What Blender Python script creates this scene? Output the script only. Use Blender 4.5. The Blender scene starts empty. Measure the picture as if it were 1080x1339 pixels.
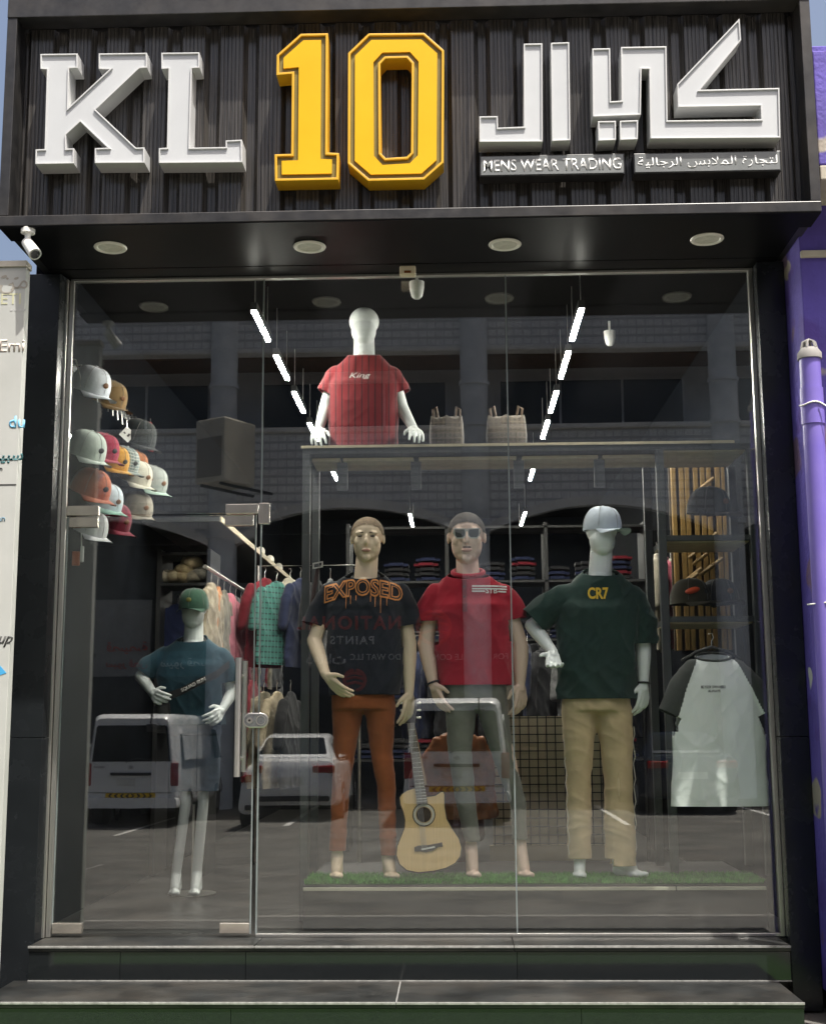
import bpy, bmesh, math, random
import numpy as np
from mathutils import Vector, Matrix, noise
from mathutils.bvhtree import BVHTree
SC = bpy.context.scene
COL = SC.collection
random.seed(7)
R = math.radians

# ------------------------------------------------------------------ camera
CAMP = Vector((2.0565, -6.7175, 1.0632))
PITCH, YAW, ROLL = R(9.198), R(1.790), R(-0.351)
F, CX, CY = 1690.0, 540.0, 669.5
_f = Vector((-math.sin(YAW)*math.cos(PITCH), math.cos(YAW)*math.cos(PITCH), math.sin(PITCH)))
_r0 = Vector((math.cos(YAW), math.sin(YAW), 0)); _u0 = _r0.cross(_f)
_r = _r0*math.cos(ROLL)+_u0*math.sin(ROLL); _u = -_r0*math.sin(ROLL)+_u0*math.cos(ROLL)
cam = bpy.data.cameras.new('camera'); camo = bpy.data.objects.new('camera', cam); COL.objects.link(camo)
camo.matrix_world = Matrix((( _r.x, _u.x, -_f.x, CAMP.x), (_r.y, _u.y, -_f.y, CAMP.y), (_r.z, _u.z, -_f.z, CAMP.z), (0, 0, 0, 1)))
cam.sensor_fit = 'VERTICAL'; cam.sensor_height = 24; cam.lens = 24*F/1339.0
cam.clip_start = .05; cam.clip_end = 3000
SC.camera = camo
# ------------------------------------------------------------------ sky, sun, exposure
SUN = Vector((.215, -.265, .92)).normalized()
w = bpy.data.worlds.new('World'); SC.world = w; w.use_nodes = True
nt = w.node_tree; bg = nt.nodes['Background']
sky = nt.nodes.new('ShaderNodeTexSky'); sky.sky_type = 'NISHITA'; sky.sun_disc = False
sky.sun_elevation = math.asin(SUN.z); sky.sun_rotation = math.atan2(SUN.x, SUN.y)
sky.air_density = 1.0; sky.dust_density = 9.0; sky.ozone_density = 1.0
nt.links.new(sky.outputs[0], bg.inputs[0]); bg.inputs[1].default_value = .105
sl = bpy.data.lights.new('sun', 'SUN'); sl.energy = 5.0; sl.angle = R(.53); sl.color = (1, .955, .88)
so = bpy.data.objects.new('sun', sl); COL.objects.link(so)
so.rotation_euler = SUN.to_track_quat('Z', 'Y').to_euler()
SC.view_settings.view_transform = 'Standard'; SC.view_settings.look = 'None'
SC.view_settings.exposure = .93; SC.view_settings.gamma = 1.0
SC.cycles.max_bounces = 8; SC.cycles.transparent_max_bounces = 24; SC.cycles.glossy_bounces = 4
SC.cycles.sample_clamp_indirect = 6.0; SC.cycles.caustics_reflective = False; SC.cycles.caustics_refractive = False

def at(px, py, Y):
    """World point seen at photo pixel (px, py) on the plane y = Y (a real distance)."""
    d = _f+_r*((px-CX)/F)-_u*((py-CY)/F)
    return CAMP+d*((Y-CAMP.y)/d.y)
def atz(px, py, Z):
    d = _f+_r*((px-CX)/F)-_u*((py-CY)/F)
    return CAMP+d*((Z-CAMP.z)/d.z)
def street(px, py, D):
    """Point in the street whose mirror image in the window is at (px, py); D metres before the glass."""
    p = at(px, py, D); return Vector((p.x, -D, p.z))

# ------------------------------------------------------------------ materials
MATS = {}
def pm(name, col, rough=.5, metal=0, var=.12, vs=6, bump=0, bs=60, coat=0, spec=.5, stretch=None, sheen=0, col2=None, dirt=0, rv=.1, bd=.01):
    """Principled material with two scales of noise in colour, roughness and bump."""
    if name in MATS: return MATS[name]
    m = bpy.data.materials.new(name); m.use_nodes = True; n = m.node_tree; N = n.nodes; L = n.links
    b = N['Principled BSDF']
    tc = N.new('ShaderNodeTexCoord'); mp = N.new('ShaderNodeMapping'); L.new(tc.outputs['Object'], mp.inputs[0])
    if stretch: mp.inputs['Scale'].default_value = stretch
    t = N.new('ShaderNodeTexNoise'); t.inputs['Scale'].default_value = vs; t.inputs['Detail'].default_value = 7; t.inputs['Roughness'].default_value = .6
    L.new(mp.outputs[0], t.inputs[0])
    r = N.new('ShaderNodeValToRGB'); L.new(t.outputs[0], r.inputs[0])
    c2 = col2 or tuple(min(1, c*(1+var)) for c in col); c1 = col if col2 else tuple(c*(1-var) for c in col)
    r.color_ramp.elements[0].position = .33; r.color_ramp.elements[1].position = .67
    r.color_ramp.elements[0].color = (*c1, 1); r.color_ramp.elements[1].color = (*c2, 1)
    src = r.outputs[0]
    if dirt:
        t3 = N.new('ShaderNodeTexNoise'); t3.inputs['Scale'].default_value = 1.7; t3.inputs['Detail'].default_value = 9; t3.inputs['Roughness'].default_value = .7
        L.new(tc.outputs['Object'], t3.inputs[0])
        r3 = N.new('ShaderNodeValToRGB'); r3.color_ramp.elements[0].position = .45; r3.color_ramp.elements[1].position = .75
        r3.color_ramp.elements[1].color = (dirt, dirt, dirt, 1); L.new(t3.outputs[0], r3.inputs[0])
        mx = N.new('ShaderNodeMixRGB'); L.new(r3.outputs[0], mx.inputs[0]); L.new(src, mx.inputs[1]); mx.inputs[2].default_value = (.33, .28, .22, 1)
        src = mx.outputs[0]
    L.new(src, b.inputs['Base Color'])
    b.inputs['Metallic'].default_value = metal
    mr = N.new('ShaderNodeMapRange'); L.new(t.outputs[0], mr.inputs[0])
    mr.inputs[3].default_value = max(0.02, rough-rv*rough); mr.inputs[4].default_value = min(1, rough+rv*rough*2)
    L.new(mr.outputs[0], b.inputs['Roughness'])
    b.inputs['Specular IOR Level'].default_value = spec
    if coat: b.inputs['Coat Weight'].default_value = coat; b.inputs['Coat Roughness'].default_value = .05
    if sheen: b.inputs['Sheen Weight'].default_value = sheen; b.inputs['Sheen Roughness'].default_value = .5
    if bump:
        t2 = N.new('ShaderNodeTexNoise'); t2.inputs['Scale'].default_value = bs; t2.inputs['Detail'].default_value = 4
        L.new(mp.outputs[0], t2.inputs[0])
        bm = N.new('ShaderNodeBump'); bm.inputs['Strength'].default_value = bump; bm.inputs['Distance'].default_value = bd
        L.new(t2.outputs[0], bm.inputs['Height']); L.new(bm.outputs[0], b.inputs['Normal'])
    MATS[name] = m; return m
def emit(name, col, s):
    if name in MATS: return MATS[name]
    m = bpy.data.materials.new(name); m.use_nodes = True; b = m.node_tree.nodes['Principled BSDF']
    b.inputs['Base Color'].default_value = (*col, 1); b.inputs['Emission Color'].default_value = (*col, 1); b.inputs['Emission Strength'].default_value = s
    MATS[name] = m; return m
def stripes(name, c1, c2, scale, axis, rough=.8, thr=.5, c3=None, scale2=None, axis2=None):
    """Woven or printed stripe cloth (object space); a second band set makes a check."""
    if name in MATS: return MATS[name]
    m = pm(name, c1, rough, bump=.15, bs=900, sheen=.2); n = m.node_tree; N = n.nodes; L = n.links; b = N['Principled BSDF']
    src = b.inputs['Base Color'].links[0].from_socket
    tc = N.new('ShaderNodeTexCoord'); sx = N.new('ShaderNodeSeparateXYZ'); L.new(tc.outputs['Object'], sx.inputs[0])
    def band(sc, ax, th):
        mu = N.new('ShaderNodeMath'); mu.operation = 'MULTIPLY'; mu.inputs[1].default_value = sc; L.new(sx.outputs[ax], mu.inputs[0])
        fr = N.new('ShaderNodeMath'); fr.operation = 'FRACT'; L.new(mu.outputs[0], fr.inputs[0])
        gt = N.new('ShaderNodeMath'); gt.operation = 'GREATER_THAN'; gt.inputs[1].default_value = th; L.new(fr.outputs[0], gt.inputs[0]); return gt.outputs[0]
    mx = N.new('ShaderNodeMixRGB'); L.new(band(scale, axis, thr), mx.inputs[0]); L.new(src, mx.inputs[1]); mx.inputs[2].default_value = (*c2, 1); out = mx.outputs[0]
    if c3:
        m2 = N.new('ShaderNodeMixRGB'); L.new(band(scale2, axis2, .7), m2.inputs[0]); L.new(out, m2.inputs[1]); m2.inputs[2].default_value = (*c3, 1); out = m2.outputs[0]
    L.new(out, b.inputs['Base Color']); return m
def cloth(name, col, var=.10, rough=.85, col2=None, vs=9):
    return pm(name, col, rough, var=var, vs=vs, bump=.30, bs=26, sheen=.12, spec=.2, col2=col2, bd=.010)
def glass(name, r0, tint):
    m = bpy.data.materials.new(name); m.use_nodes = True; n = m.node_tree; N = n.nodes; L = n.links
    N.remove(N['Principled BSDF']); out = N['Material Output']
    g = N.new('ShaderNodeBsdfGlossy'); g.inputs['Roughness'].default_value = .0; g.inputs[0].default_value = (1, 1, 1, 1)
    t = N.new('ShaderNodeBsdfTransparent'); t.inputs[0].default_value = (*tint, 1)
    lw = N.new('ShaderNodeLayerWeight'); lw.inputs[0].default_value = .5
    p = N.new('ShaderNodeMath'); p.operation = 'POWER'; L.new(lw.outputs['Facing'], p.inputs[0]); p.inputs[1].default_value = 5
    a = N.new('ShaderNodeMath'); a.operation = 'MULTIPLY_ADD'; L.new(p.outputs[0], a.inputs[0]); a.inputs[1].default_value = 1-r0; a.inputs[2].default_value = r0
    tc = N.new('ShaderNodeTexCoord'); ns = N.new('ShaderNodeTexNoise'); ns.inputs['Scale'].default_value = .9; L.new(tc.outputs['Object'], ns.inputs[0])
    bp = N.new('ShaderNodeBump'); bp.inputs['Strength'].default_value = .035; bp.inputs['Distance'].default_value = .01; L.new(ns.outputs[0], bp.inputs['Height']); L.new(bp.outputs[0], g.inputs['Normal'])
    # a thin film of dust
    d = N.new('ShaderNodeBsdfDiffuse'); d.inputs[0].default_value = (.6, .58, .54, 1)
    n2 = N.new('ShaderNodeTexNoise'); n2.inputs['Scale'].default_value = 2.2; n2.inputs['Detail'].default_value = 8; n2.inputs['Roughness'].default_value = .7; L.new(tc.outputs['Object'], n2.inputs[0])
    rr = N.new('ShaderNodeMapRange'); L.new(n2.outputs[0], rr.inputs[0]); rr.inputs[1].default_value = .4; rr.inputs[2].default_value = .8; rr.inputs[3].default_value = .0005; rr.inputs[4].default_value = .006
    m1 = N.new('ShaderNodeMixShader'); L.new(a.outputs[0], m1.inputs[0]); L.new(t.outputs[0], m1.inputs[1]); L.new(g.outputs[0], m1.inputs[2])
    m2 = N.new('ShaderNodeMixShader'); L.new(rr.outputs[0], m2.inputs[0]); L.new(m1.outputs[0], m2.inputs[1]); L.new(d.outputs[0], m2.inputs[2])
    L.new(m2.outputs[0], out.inputs[0]); MATS[name] = m; return m

WHITE = pm('white acrylic', (.49, .51, .525), .35, var=.04, rv=.3, vs=2.5, dirt=.05)
WHITE_SIDE = pm('white enamel return', (.52, .53, .53), .4, var=.04)
YEL = pm('yellow acrylic', (.72, .40, .004), .4, var=.05, vs=2.5, dirt=.02, spec=.25)
YEL_SIDE = pm('yellow enamel return', (.66, .36, .012), .4, var=.06)
OLIVE = pm('olive border film', (.17, .13, .02), .45)
CLAD = pm('fluted black brown cladding', (.005, .005, .006), .17, col2=(.085, .078, .070), vs=5, stretch=(60, 60, .5), bump=.3, bs=4, dirt=.03, spec=.5)
FRAME = pm('black anodised frame', (.018, .018, .019), .34, var=.4, vs=14, dirt=.12)
GLOSSBLACK = pm('gloss black panel', (.006, .006, .007), .38, var=.05, rv=.05, spec=.06)
GRANITE = pm('polished black granite', (.010, .012, .013), .09, var=.3, vs=140, spec=.55, rv=.4)
GRANITE_J = pm('honed black granite', (.012, .014, .016), .22, var=.15, vs=5, spec=.4, rv=.4)
TREAD = pm('honed dusty black granite', (.015, .016, .016), .30, var=.5, vs=5, spec=.35, dirt=.09)
EDGE = pm('pale granite edge highlight', (.24, .24, .23), .5, var=.3, vs=40)  # bevel highlight along the step edges, put into a lighter colour
ALU = pm('brushed aluminium', (.52, .51, .48), .32, metal=.9, var=.1, stretch=(40, 40, 1))
STEEL = pm('polished steel', (.80, .78, .73), .30, metal=1, var=.08)
PATCH = pm('satin patch fitting', (.62, .57, .50), .24, metal=.85, var=.12, vs=12)
SEAL = pm('clear silicone and polished glass edge', (.20, .23, .23), .35, var=.2)
GLASS = glass('window glass', .085, (.965, .985, .975))
DARKGLASS = pm('dark tinted glass', (.012, .016, .020), .06, var=.2, spec=.7)
BLACK = pm('matt black', (.018, .018, .018), .6, var=.2)
RACK = pm('charcoal steel rack', (.055, .060, .062), .45, var=.2)
WOODPALE = pm('pale wood edge', (.52, .44, .30), .5, var=.15, stretch=(3, 3, 20))
GOLDWOOD = pm('golden slat wood', (.27, .165, .05), .5, var=.35, vs=10, stretch=(10, 10, 1))
WALLDARK = pm('dark grey shop wall', (.005, .006, .008), .95, var=.3, vs=3, spec=.03)
LED = emit('led diffuser', (1, .95, .86), 230.0)

# ------------------------------------------------------------------ mesh helpers
class MB:
    def __init__(s): s.v = []; s.f = []; s.m = []
    def add(s, v, f, mi=0):
        o = len(s.v); s.v += [tuple(x) for x in v]; s.f += [tuple(i+o for i in q) for q in f]; s.m += [mi]*len(f); return s
    def box(s, a, b, mi=0):
        x0, x1 = sorted((a[0], b[0])); y0, y1 = sorted((a[1], b[1])); z0, z1 = sorted((a[2], b[2]))
        return s.add([(x0,y0,z0),(x1,y0,z0),(x1,y1,z0),(x0,y1,z0),(x0,y0,z1),(x1,y0,z1),(x1,y1,z1),(x0,y1,z1)],
                     [(0,3,2,1),(4,5,6,7),(0,1,5,4),(1,2,6,5),(2,3,7,6),(3,0,4,7)], mi)
    def rings(s, rs, cap=True, closed=True, mi=0):
        n = len(rs[0]); v = [p for r_ in rs for p in r_]; f = []
        for i in range(len(rs)-1):
            for j in range(n if closed else n-1):
                k = (j+1) % n; f.append((i*n+j, i*n+k, (i+1)*n+k, (i+1)*n+j))
        if cap: f.append(tuple(range(n))[::-1]); f.append(tuple((len(rs)-1)*n+j for j in range(n)))
        return s.add(v, f, mi)
    def tube(s, path, r, n=10, cap=True, mi=0):
        path = [Vector(p) for p in path]; rad = r if hasattr(r, '__len__') else [r]*len(path); rs = []; ref = None
        for i, p in enumerate(path):
            d = (path[min(i+1, len(path)-1)]-path[max(i-1, 0)]).normalized()
            if ref is None: ref = Vector((0, 0, 1)) if abs(d.z) < .9 else Vector((1, 0, 0))
            a = d.cross(ref).normalized(); b = d.cross(a).normalized(); ref = -b if False else ref
            rs.append([p+(a*math.cos(2*math.pi*k/n)+b*math.sin(2*math.pi*k/n))*rad[i] for k in range(n)])
        return s.rings(rs, cap, mi=mi)
    def cyl(s, a, b, r, n=16, mi=0): return s.tube([a, b], r, n, mi=mi)
    def capsule(s, a, b, ra, rb, n=12, h=4):
        a, b = Vector(a), Vector(b); d = b-a; L = d.length; d = d/L if L > 1e-6 else Vector((0, 0, 1))
        ref = Vector((0, 0, 1)) if abs(d.z) < .9 else Vector((1, 0, 0)); u = d.cross(ref).normalized(); v = d.cross(u); rs = []
        for i in range(h+1):
            t = -math.pi/2+math.pi/2*i/h*.999+.001; c = a+d*(math.sin(t)*ra)
            rs.append([c+(u*math.cos(2*math.pi*k/n)+v*math.sin(2*math.pi*k/n))*max(.0004, ra*math.cos(t)) for k in range(n)])
        for i in range(h+1):
            t = math.pi/2*i/h*.999; c = b+d*(math.sin(t)*rb)
            rs.append([c+(u*math.cos(2*math.pi*k/n)+v*math.sin(2*math.pi*k/n))*max(.0004, rb*math.cos(t)) for k in range(n)])
        return s.rings(rs)
    def ell(s, c, r, n=16, h=10, rot=None, mi=0):
        c = Vector(c); rs = []
        for i in range(h+1):
            t = -math.pi/2+math.pi*i/h; ct = max(.003, math.cos(t))
            rg = [Vector((r[0]*ct*math.cos(2*math.pi*k/n), r[1]*ct*math.sin(2*math.pi*k/n), r[2]*math.sin(t))) for k in range(n)]
            rs.append([c+(rot @ p if rot else p) for p in rg])
        return s.rings(rs, mi=mi)
    def prism(s, poly, ya, yb, mi=0):
        """poly: list of (x, z); extruded from ya to yb (any orientation; normals fixed later)."""
        n = len(poly); v = [(p[0], ya, p[1]) for p in poly]+[(p[0], yb, p[1]) for p in poly]
        f = [tuple(range(n)), tuple(range(2*n-1, n-1, -1))]+[(i, (i+1) % n+0, (i+1) % n+n, i+n) for i in range(n)]
        return s.add(v, f, mi)
    def mesh(s, name, smooth=False, fix=True, off=(0, 0, 0)):
        me = bpy.data.meshes.new(name); o = Vector(off)
        me.from_pydata([tuple(Vector(v)-o) for v in s.v], [], s.f)
        me.polygons.foreach_set('material_index', s.m)
        if fix:
            bm = bmesh.new(); bm.from_mesh(me); bmesh.ops.recalc_face_normals(bm, faces=bm.faces); bm.to_mesh(me); bm.free()
        if smooth:
            try: me.shade_smooth(); me.set_sharp_from_angle(angle=R(smooth if smooth is not True else 40))
            except Exception: pass
        me.update(); return me
    def build(s, name, mat, parent=None, smooth=False, bevel=0, fix=True):
        off = wloc(parent) if parent else (0, 0, 0)
        return link(name, s.mesh(name, smooth, fix, off), mat, parent, bevel)
def wloc(o):
    l = Vector(o.location)
    while o.parent: o = o.parent; l += Vector(o.location)
    return l
def link(name, me, mat, parent=None, bevel=0):
    o = bpy.data.objects.new(name, me); COL.objects.link(o)
    for m in (mat if isinstance(mat, (list, tuple)) else [mat]):
        if len(me.materials) < (len(mat) if isinstance(mat, (list, tuple)) else 1): me.materials.append(m)
    if parent: o.parent = parent
    if bevel:
        md = o.modifiers.new('bevel', 'BEVEL'); md.width = bevel; md.segments = 2; md.limit_method = 'ANGLE'; md.angle_limit = R(40); md.harden_normals = False
    return o
def tag(o, label, cat, group=None, kind=None):
    o['label'] = label; o['category'] = cat
    if group: o['group'] = group
    if kind: o['kind'] = kind
    return o
def thing(name, label, cat, loc, group=None):
    o = bpy.data.objects.new(name, None); COL.objects.link(o); o.location = loc; o.empty_display_size = .1
    return tag(o, label, cat, group)
def struct(o): o['kind'] = 'structure'; return o
def copy_tree(o, parent=None):
    c = o.copy(); COL.objects.link(c); c.parent = parent
    for ch in list(o.children): copy_tree(ch, c)
    return c
def recolor(o, mat):
    if o.type == 'MESH':
        o.material_slots[0].link = 'OBJECT'; o.material_slots[0].material = mat
def box(name, a, b, mat, parent=None, bevel=0): return MB().box(a, b).build(name, mat, parent, bevel=bevel)
def evaluate(o):
    me = bpy.data.meshes.new_from_object(o.evaluated_get(bpy.context.evaluated_depsgraph_get()))
    return me
def remesh(mb, voxel, smooth=6, fac=.5):
    me = mb.mesh('tmp'); o = bpy.data.objects.new('tmp', me); COL.objects.link(o)
    a = o.modifiers.new('r', 'REMESH'); a.mode = 'VOXEL'; a.voxel_size = voxel
    if smooth: b = o.modifiers.new('s', 'SMOOTH'); b.iterations = smooth; b.factor = fac
    r_ = evaluate(o); bpy.data.objects.remove(o); bpy.data.meshes.remove(me)
    return r_
def finish(me, name, off):
    me.name = name; me.transform(Matrix.Translation(-Vector(off)))
    try: me.shade_smooth()
    except Exception: pass
    return me
AR = {'ا':(0xFE8D,0xFE8E,0,0),'ل':(0xFEDD,0xFEDE,0xFEDF,0xFEE0),'ت':(0xFE95,0xFE96,0xFE97,0xFE98),'ج':(0xFE9D,0xFE9E,0xFE9F,0xFEA0),'ر':(0xFEAD,0xFEAE,0,0),'ة':(0xFE93,0xFE94,0,0),'م':(0xFEE1,0xFEE2,0xFEE3,0xFEE4),'ب':(0xFE8F,0xFE90,0xFE91,0xFE92),'س':(0xFEB1,0xFEB2,0xFEB3,0xFEB4),'ي':(0xFEF1,0xFEF2,0xFEF3,0xFEF4),'ق':(0xFED5,0xFED6,0xFED7,0xFED8),'ص':(0xFEB9,0xFEBA,0xFEBB,0xFEBC),'ه':(0xFEE9,0xFEEA,0xFEEB,0xFEEC),'ش':(0xFEB5,0xFEB6,0xFEB7,0xFEB8),'و':(0xFEED,0xFEEE,0,0),'ن':(0xFEE5,0xFEE6,0xFEE7,0xFEE8),'د':(0xFEA9,0xFEAA,0,0),'ع':(0xFEC9,0xFECA,0xFECB,0xFECC),'ض':(0xFEBD,0xFEBE,0xFEBF,0xFEC0)}
def arabic(s):
    out = ''
    for wd in s.split(' '):
        prev = False; o = ''; i = 0
        while i < len(wd):
            c = wd[i]; f = AR.get(c)
            if not f: o += c; prev = False; i += 1; continue
            if c == 'ل' and i+1 < len(wd) and wd[i+1] == 'ا': o += chr(0xFEFC if prev else 0xFEFB); prev = False; i += 2; continue
            nxt = i+1 < len(wd) and f[2]; o += chr(f[(3 if nxt else 1) if prev else (2 if nxt else 0)]); prev = bool(f[2]); i += 1
        out += o+' '
    return out.strip()[::-1]
def textmesh(body, bold=0.0, extrude=0, shear=0, spacing=1.0):
    """Text as mesh, normalised: x from 0..w, y 0..1 cap box; returns mesh, width/height ratio."""
    c = bpy.data.curves.new('txt', 'FONT'); c.body = body; c.offset = bold; c.extrude = extrude; c.shear = shear; c.space_character = spacing; c.resolution_u = 3
    o = bpy.data.objects.new('txt', c); COL.objects.link(o); me = evaluate(o); bpy.data.objects.remove(o); bpy.data.curves.remove(c)
    a = np.array([v.co for v in me.vertices]); mn, mx = a.min(0), a.max(0); h = mx[1]-mn[1]
    for v in me.vertices: v.co = ((v.co.x-mn[0])/h, (v.co.y-mn[1])/h, v.co.z/h)
    return me, (mx[0]-mn[0])/h
def put_text(name, body, origin, ux, uz, mat, parent, height=None, width=None, bold=0, shear=0, spacing=1.0, nrm=None, depth=.002):
    """Flat raised lettering: origin = lower-left corner, ux / uz unit directions."""
    me, ar = textmesh(body, bold, 0, shear, spacing); ux = Vector(ux); uz = Vector(uz); nn = Vector(nrm) if nrm else ux.cross(uz)*1
    hx = width/ar if width else height; hz = height if height else width/ar
    O = Vector(origin)-(wloc(parent) if parent else Vector())
    bm = bmesh.new(); bm.from_mesh(me)
    for v in bm.verts: v.co = O+ux*(v.co.x*hx)+uz*(v.co.y*hz)
    ret = bmesh.ops.extrude_face_region(bm, geom=list(bm.faces))
    for g in ret['geom']:
        if isinstance(g, bmesh.types.BMVert): g.co += nn*depth
    bmesh.ops.recalc_face_normals(bm, faces=bm.faces); bm.to_mesh(me); bm.free(); me.name = name
    return link(name, me, mat, parent)
# ================================================================== the setting
GZ = -.34; RZ = -.60
ASPH = pm('dusty asphalt', (.10, .097, .088), .9, var=.35, vs=1.3, bump=.5, bs=160, dirt=.18)
PAVE = pm('sandy paving', (.46, .41, .33), .8, var=.16, vs=9, bump=.3, bs=120, dirt=.3)
GREENMAT = pm('worn green turf matting', (.075, .17, .045), .95, var=.35, vs=22, bump=.8, bs=260)
KERB = pm('concrete kerb', (.26, .25, .23), .85, var=.2, vs=12, bump=.3)
PAINTLINE = pm('worn road paint', (.62, .61, .58), .7, var=.2, vs=14)
struct(MB().add([(-600,-600,RZ),(600,-600,RZ),(600,-3.2,RZ),(-600,-3.2,RZ)], [(0,1,2,3)]).build('road', ASPH))
struct(box('pavement', (-60,-3.05,-1.2), (60,.0,GZ), pm('grey dusty paving', (.075, .073, .068), .85, var=.3, vs=6, bump=.5, bs=70, dirt=.12)))
struct(box('kerb', (-60,-3.2,-1.2), (60,-3.052,GZ-.01), KERB, bevel=.02))
struct(box('turf_mat', (-.6,-1.95,GZ), (3.95,-.80,GZ+.012), GREENMAT))
# raised paving beside the steps, laid with single slabs
rp = struct(box('raised_paving', (3.93,-1.4,-1.0), (7.5,-.42,-.235), KERB))
for i in range(5):
    for j in range(3):
        a = (3.935+i*.32+.006, -1.39+j*.32+.006); box('paving_slab', (a[0], a[1], -.234), (a[0]+.306, a[1]+.306, -.205+.002*((i+j) % 3)), PAVE, rp, bevel=.004)
for i in range(7):
    x = -9+i*2.75
    l = struct(MB().add([(x,-19.6,RZ+.004),(x+.1,-19.6,RZ+.004),(x+.1,-14.6,RZ+.004),(x,-14.6,RZ+.004)], [(0,1,2,3)]).build('parking_line', PAINTLINE))
def road_pt(px, py):
    q = atz(px, py, RZ+.004); return Vector((q.x, -q.y, RZ+.004))
q0, q1 = road_pt(70, 1140), road_pt(132, 1121)
struct(MB().add([q0, q1, q1+Vector((.02,-.10,0)), q0+Vector((.02,-.10,0))], [(0,1,2,3)]).build('road_line', PAINTLINE))
# loose gravel and dust lying along the gutter
rnd = random.Random(3); g = MB()
for i in range(1500):
    x = rnd.uniform(-4, 8); y = -3.25-abs(rnd.gauss(0, .55)); s = rnd.uniform(.008, .03)
    p = [(x+s*math.cos(a)*rnd.uniform(.6, 1.2), y+s*math.sin(a)*rnd.uniform(.6, 1.2), RZ+.002) for a in (0, 1.3, 2.6, 3.9, 5.1)]
    g.add(p+[(x, y, RZ+s*.8)], [(0,1,5),(1,2,5),(2,3,5),(3,4,5),(4,0,5)])
go = g.build('gravel', pm('gutter gravel', (.22, .2, .17), .9, var=.4, vs=40)); tag(go, 'loose gravel and grit lying along the gutter', 'gravel', kind='stuff')

# shop interior shell
SH = 3.62; SD = 9.6
TILE = pm('dark floor tile', (.022, .021, .020), .35, var=.25, vs=5)
struct(box('shop_floor', (-.12,-.02,-.34), (3.80,SD,-.004), TILE))
struct(box('shop_ceiling', (-.12,.02,SH), (3.80,SD,SH+.1), pm('black painted ceiling', (.006, .006, .007), .95, spec=.03)))
struct(box('shop_wall_side', (-.22,.03,-.3), (-.12,SD,SH+.1), WALLDARK))
struct(box('shop_wall_far_side', (3.80,.03,-.3), (3.90,SD,SH+.1), WALLDARK))
struct(box('shop_wall_back', (-.2,SD,-.3), (3.9,SD+.1,SH+.1), WALLDARK))

# ================================================================== fascia
FY = -.78; PY = -.665; ZB = 3.462
fb0 = at(2, 291, FY); fb1 = at(1071, 276, FY); ft0 = at(12, 16, FY); ft1 = at(1058, 2, FY)
XL, XR = -.147, 3.836; ZT = 4.70; bar = .052
fas = thing('sign_fascia', 'black projecting shop fascia box clad in dark fluted panels above the window', 'fascia', (1.85, FY, ZB))
ztop = at(540, 7, FY-.03).z
box('frame_bar', (XL, FY, ZB), (XR, PY-.0, ZB+bar), FRAME, fas, bevel=.003)
box('frame_bar', (XL, FY-.004, ztop), (XR, PY, ztop+.12), FRAME, fas, bevel=.003)
box('frame_bar', (XL, FY, ZB+bar+.001), (XL+.05, PY, ztop-.001), FRAME, fas, bevel=.003)
box('frame_bar', (XR-.05, FY, ZB+bar+.001), (XR, PY, ztop-.001), FRAME, fas, bevel=.003)
box('side_panel', (XL+.002, PY+.001, ZB+.012), (XL+.05, .06, ztop+.1), FRAME, fas)
box('side_panel', (XR-.05, PY+.001, ZB+.012), (XR-.002, .06, ztop+.1), FRAME, fas)
box('top_panel', (XL+.051, PY+.03, ztop+.07), (XR-.051, .06, ztop+.1), FRAME, fas)
# fluted cladding: each board a piece of its own
nb = 20; x0 = XL+.051; pw = (XR-XL-.102)/nb
for i in range(nb):
    a = x0+i*pw; f_ = .115/.195*pw
    prof = [(a+.001, PY+.032), (a+.014, PY+.032), (a+.036, PY), ]
    k = 6
    for j in range(k):      # fine reeds on the flat of the board
        u0 = a+.036+f_*j/k; u1 = a+.036+f_*(j+1)/k
        prof += [(u0+.0015, PY), (u1-.004, PY), (u1-.0025, PY+.003), (u1-.0005, PY+.003)]
    prof += [(a+.036+f_, PY), (a+.036+f_+.020, PY+.032), (a+pw-.001, PY+.032)]
    n = len(prof); z0, z1 = ZB+bar+.002, ztop-.002
    m = MB(); m.add([(p[0], p[1], z0) for p in prof]+[(p[0], p[1], z1) for p in prof], [(j, j+1, n+j+1, n+j) for j in range(n-1)])
    m.add([(a, PY+.05, z0), (a+pw-.0005, PY+.05, z0), (a+pw-.0005, PY+.05, z1), (a, PY+.05, z1)], [(3,2,1,0)])
    m.build('cladding_board', CLAD, fas, fix=False)
box('backing_panel', (XL+.055, PY+.055, ZB+.012), (XR-.055, PY+.07, ztop+.06), BLACK, fas)
# soffit in panels with a shadow gap
yg = atz(540, 345, ZB).y
for (a, b) in ((XL+.055, XR-.055),):
    box('soffit_panel', (a, PY+.075, ZB+.001), (b, yg-.003, ZB+.011), GLOSSBLACK, fas)
box('soffit_panel', (XL+.055, yg+.001, ZB-.001), (XR-.055, .05, ZB+.011), GLOSSBLACK, fas)
box('soffit_panel', (XL+.003, FY+.003, ZB-.006), (XR-.003, PY+.074, ZB-.001), GLOSSBLACK, fas)

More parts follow.
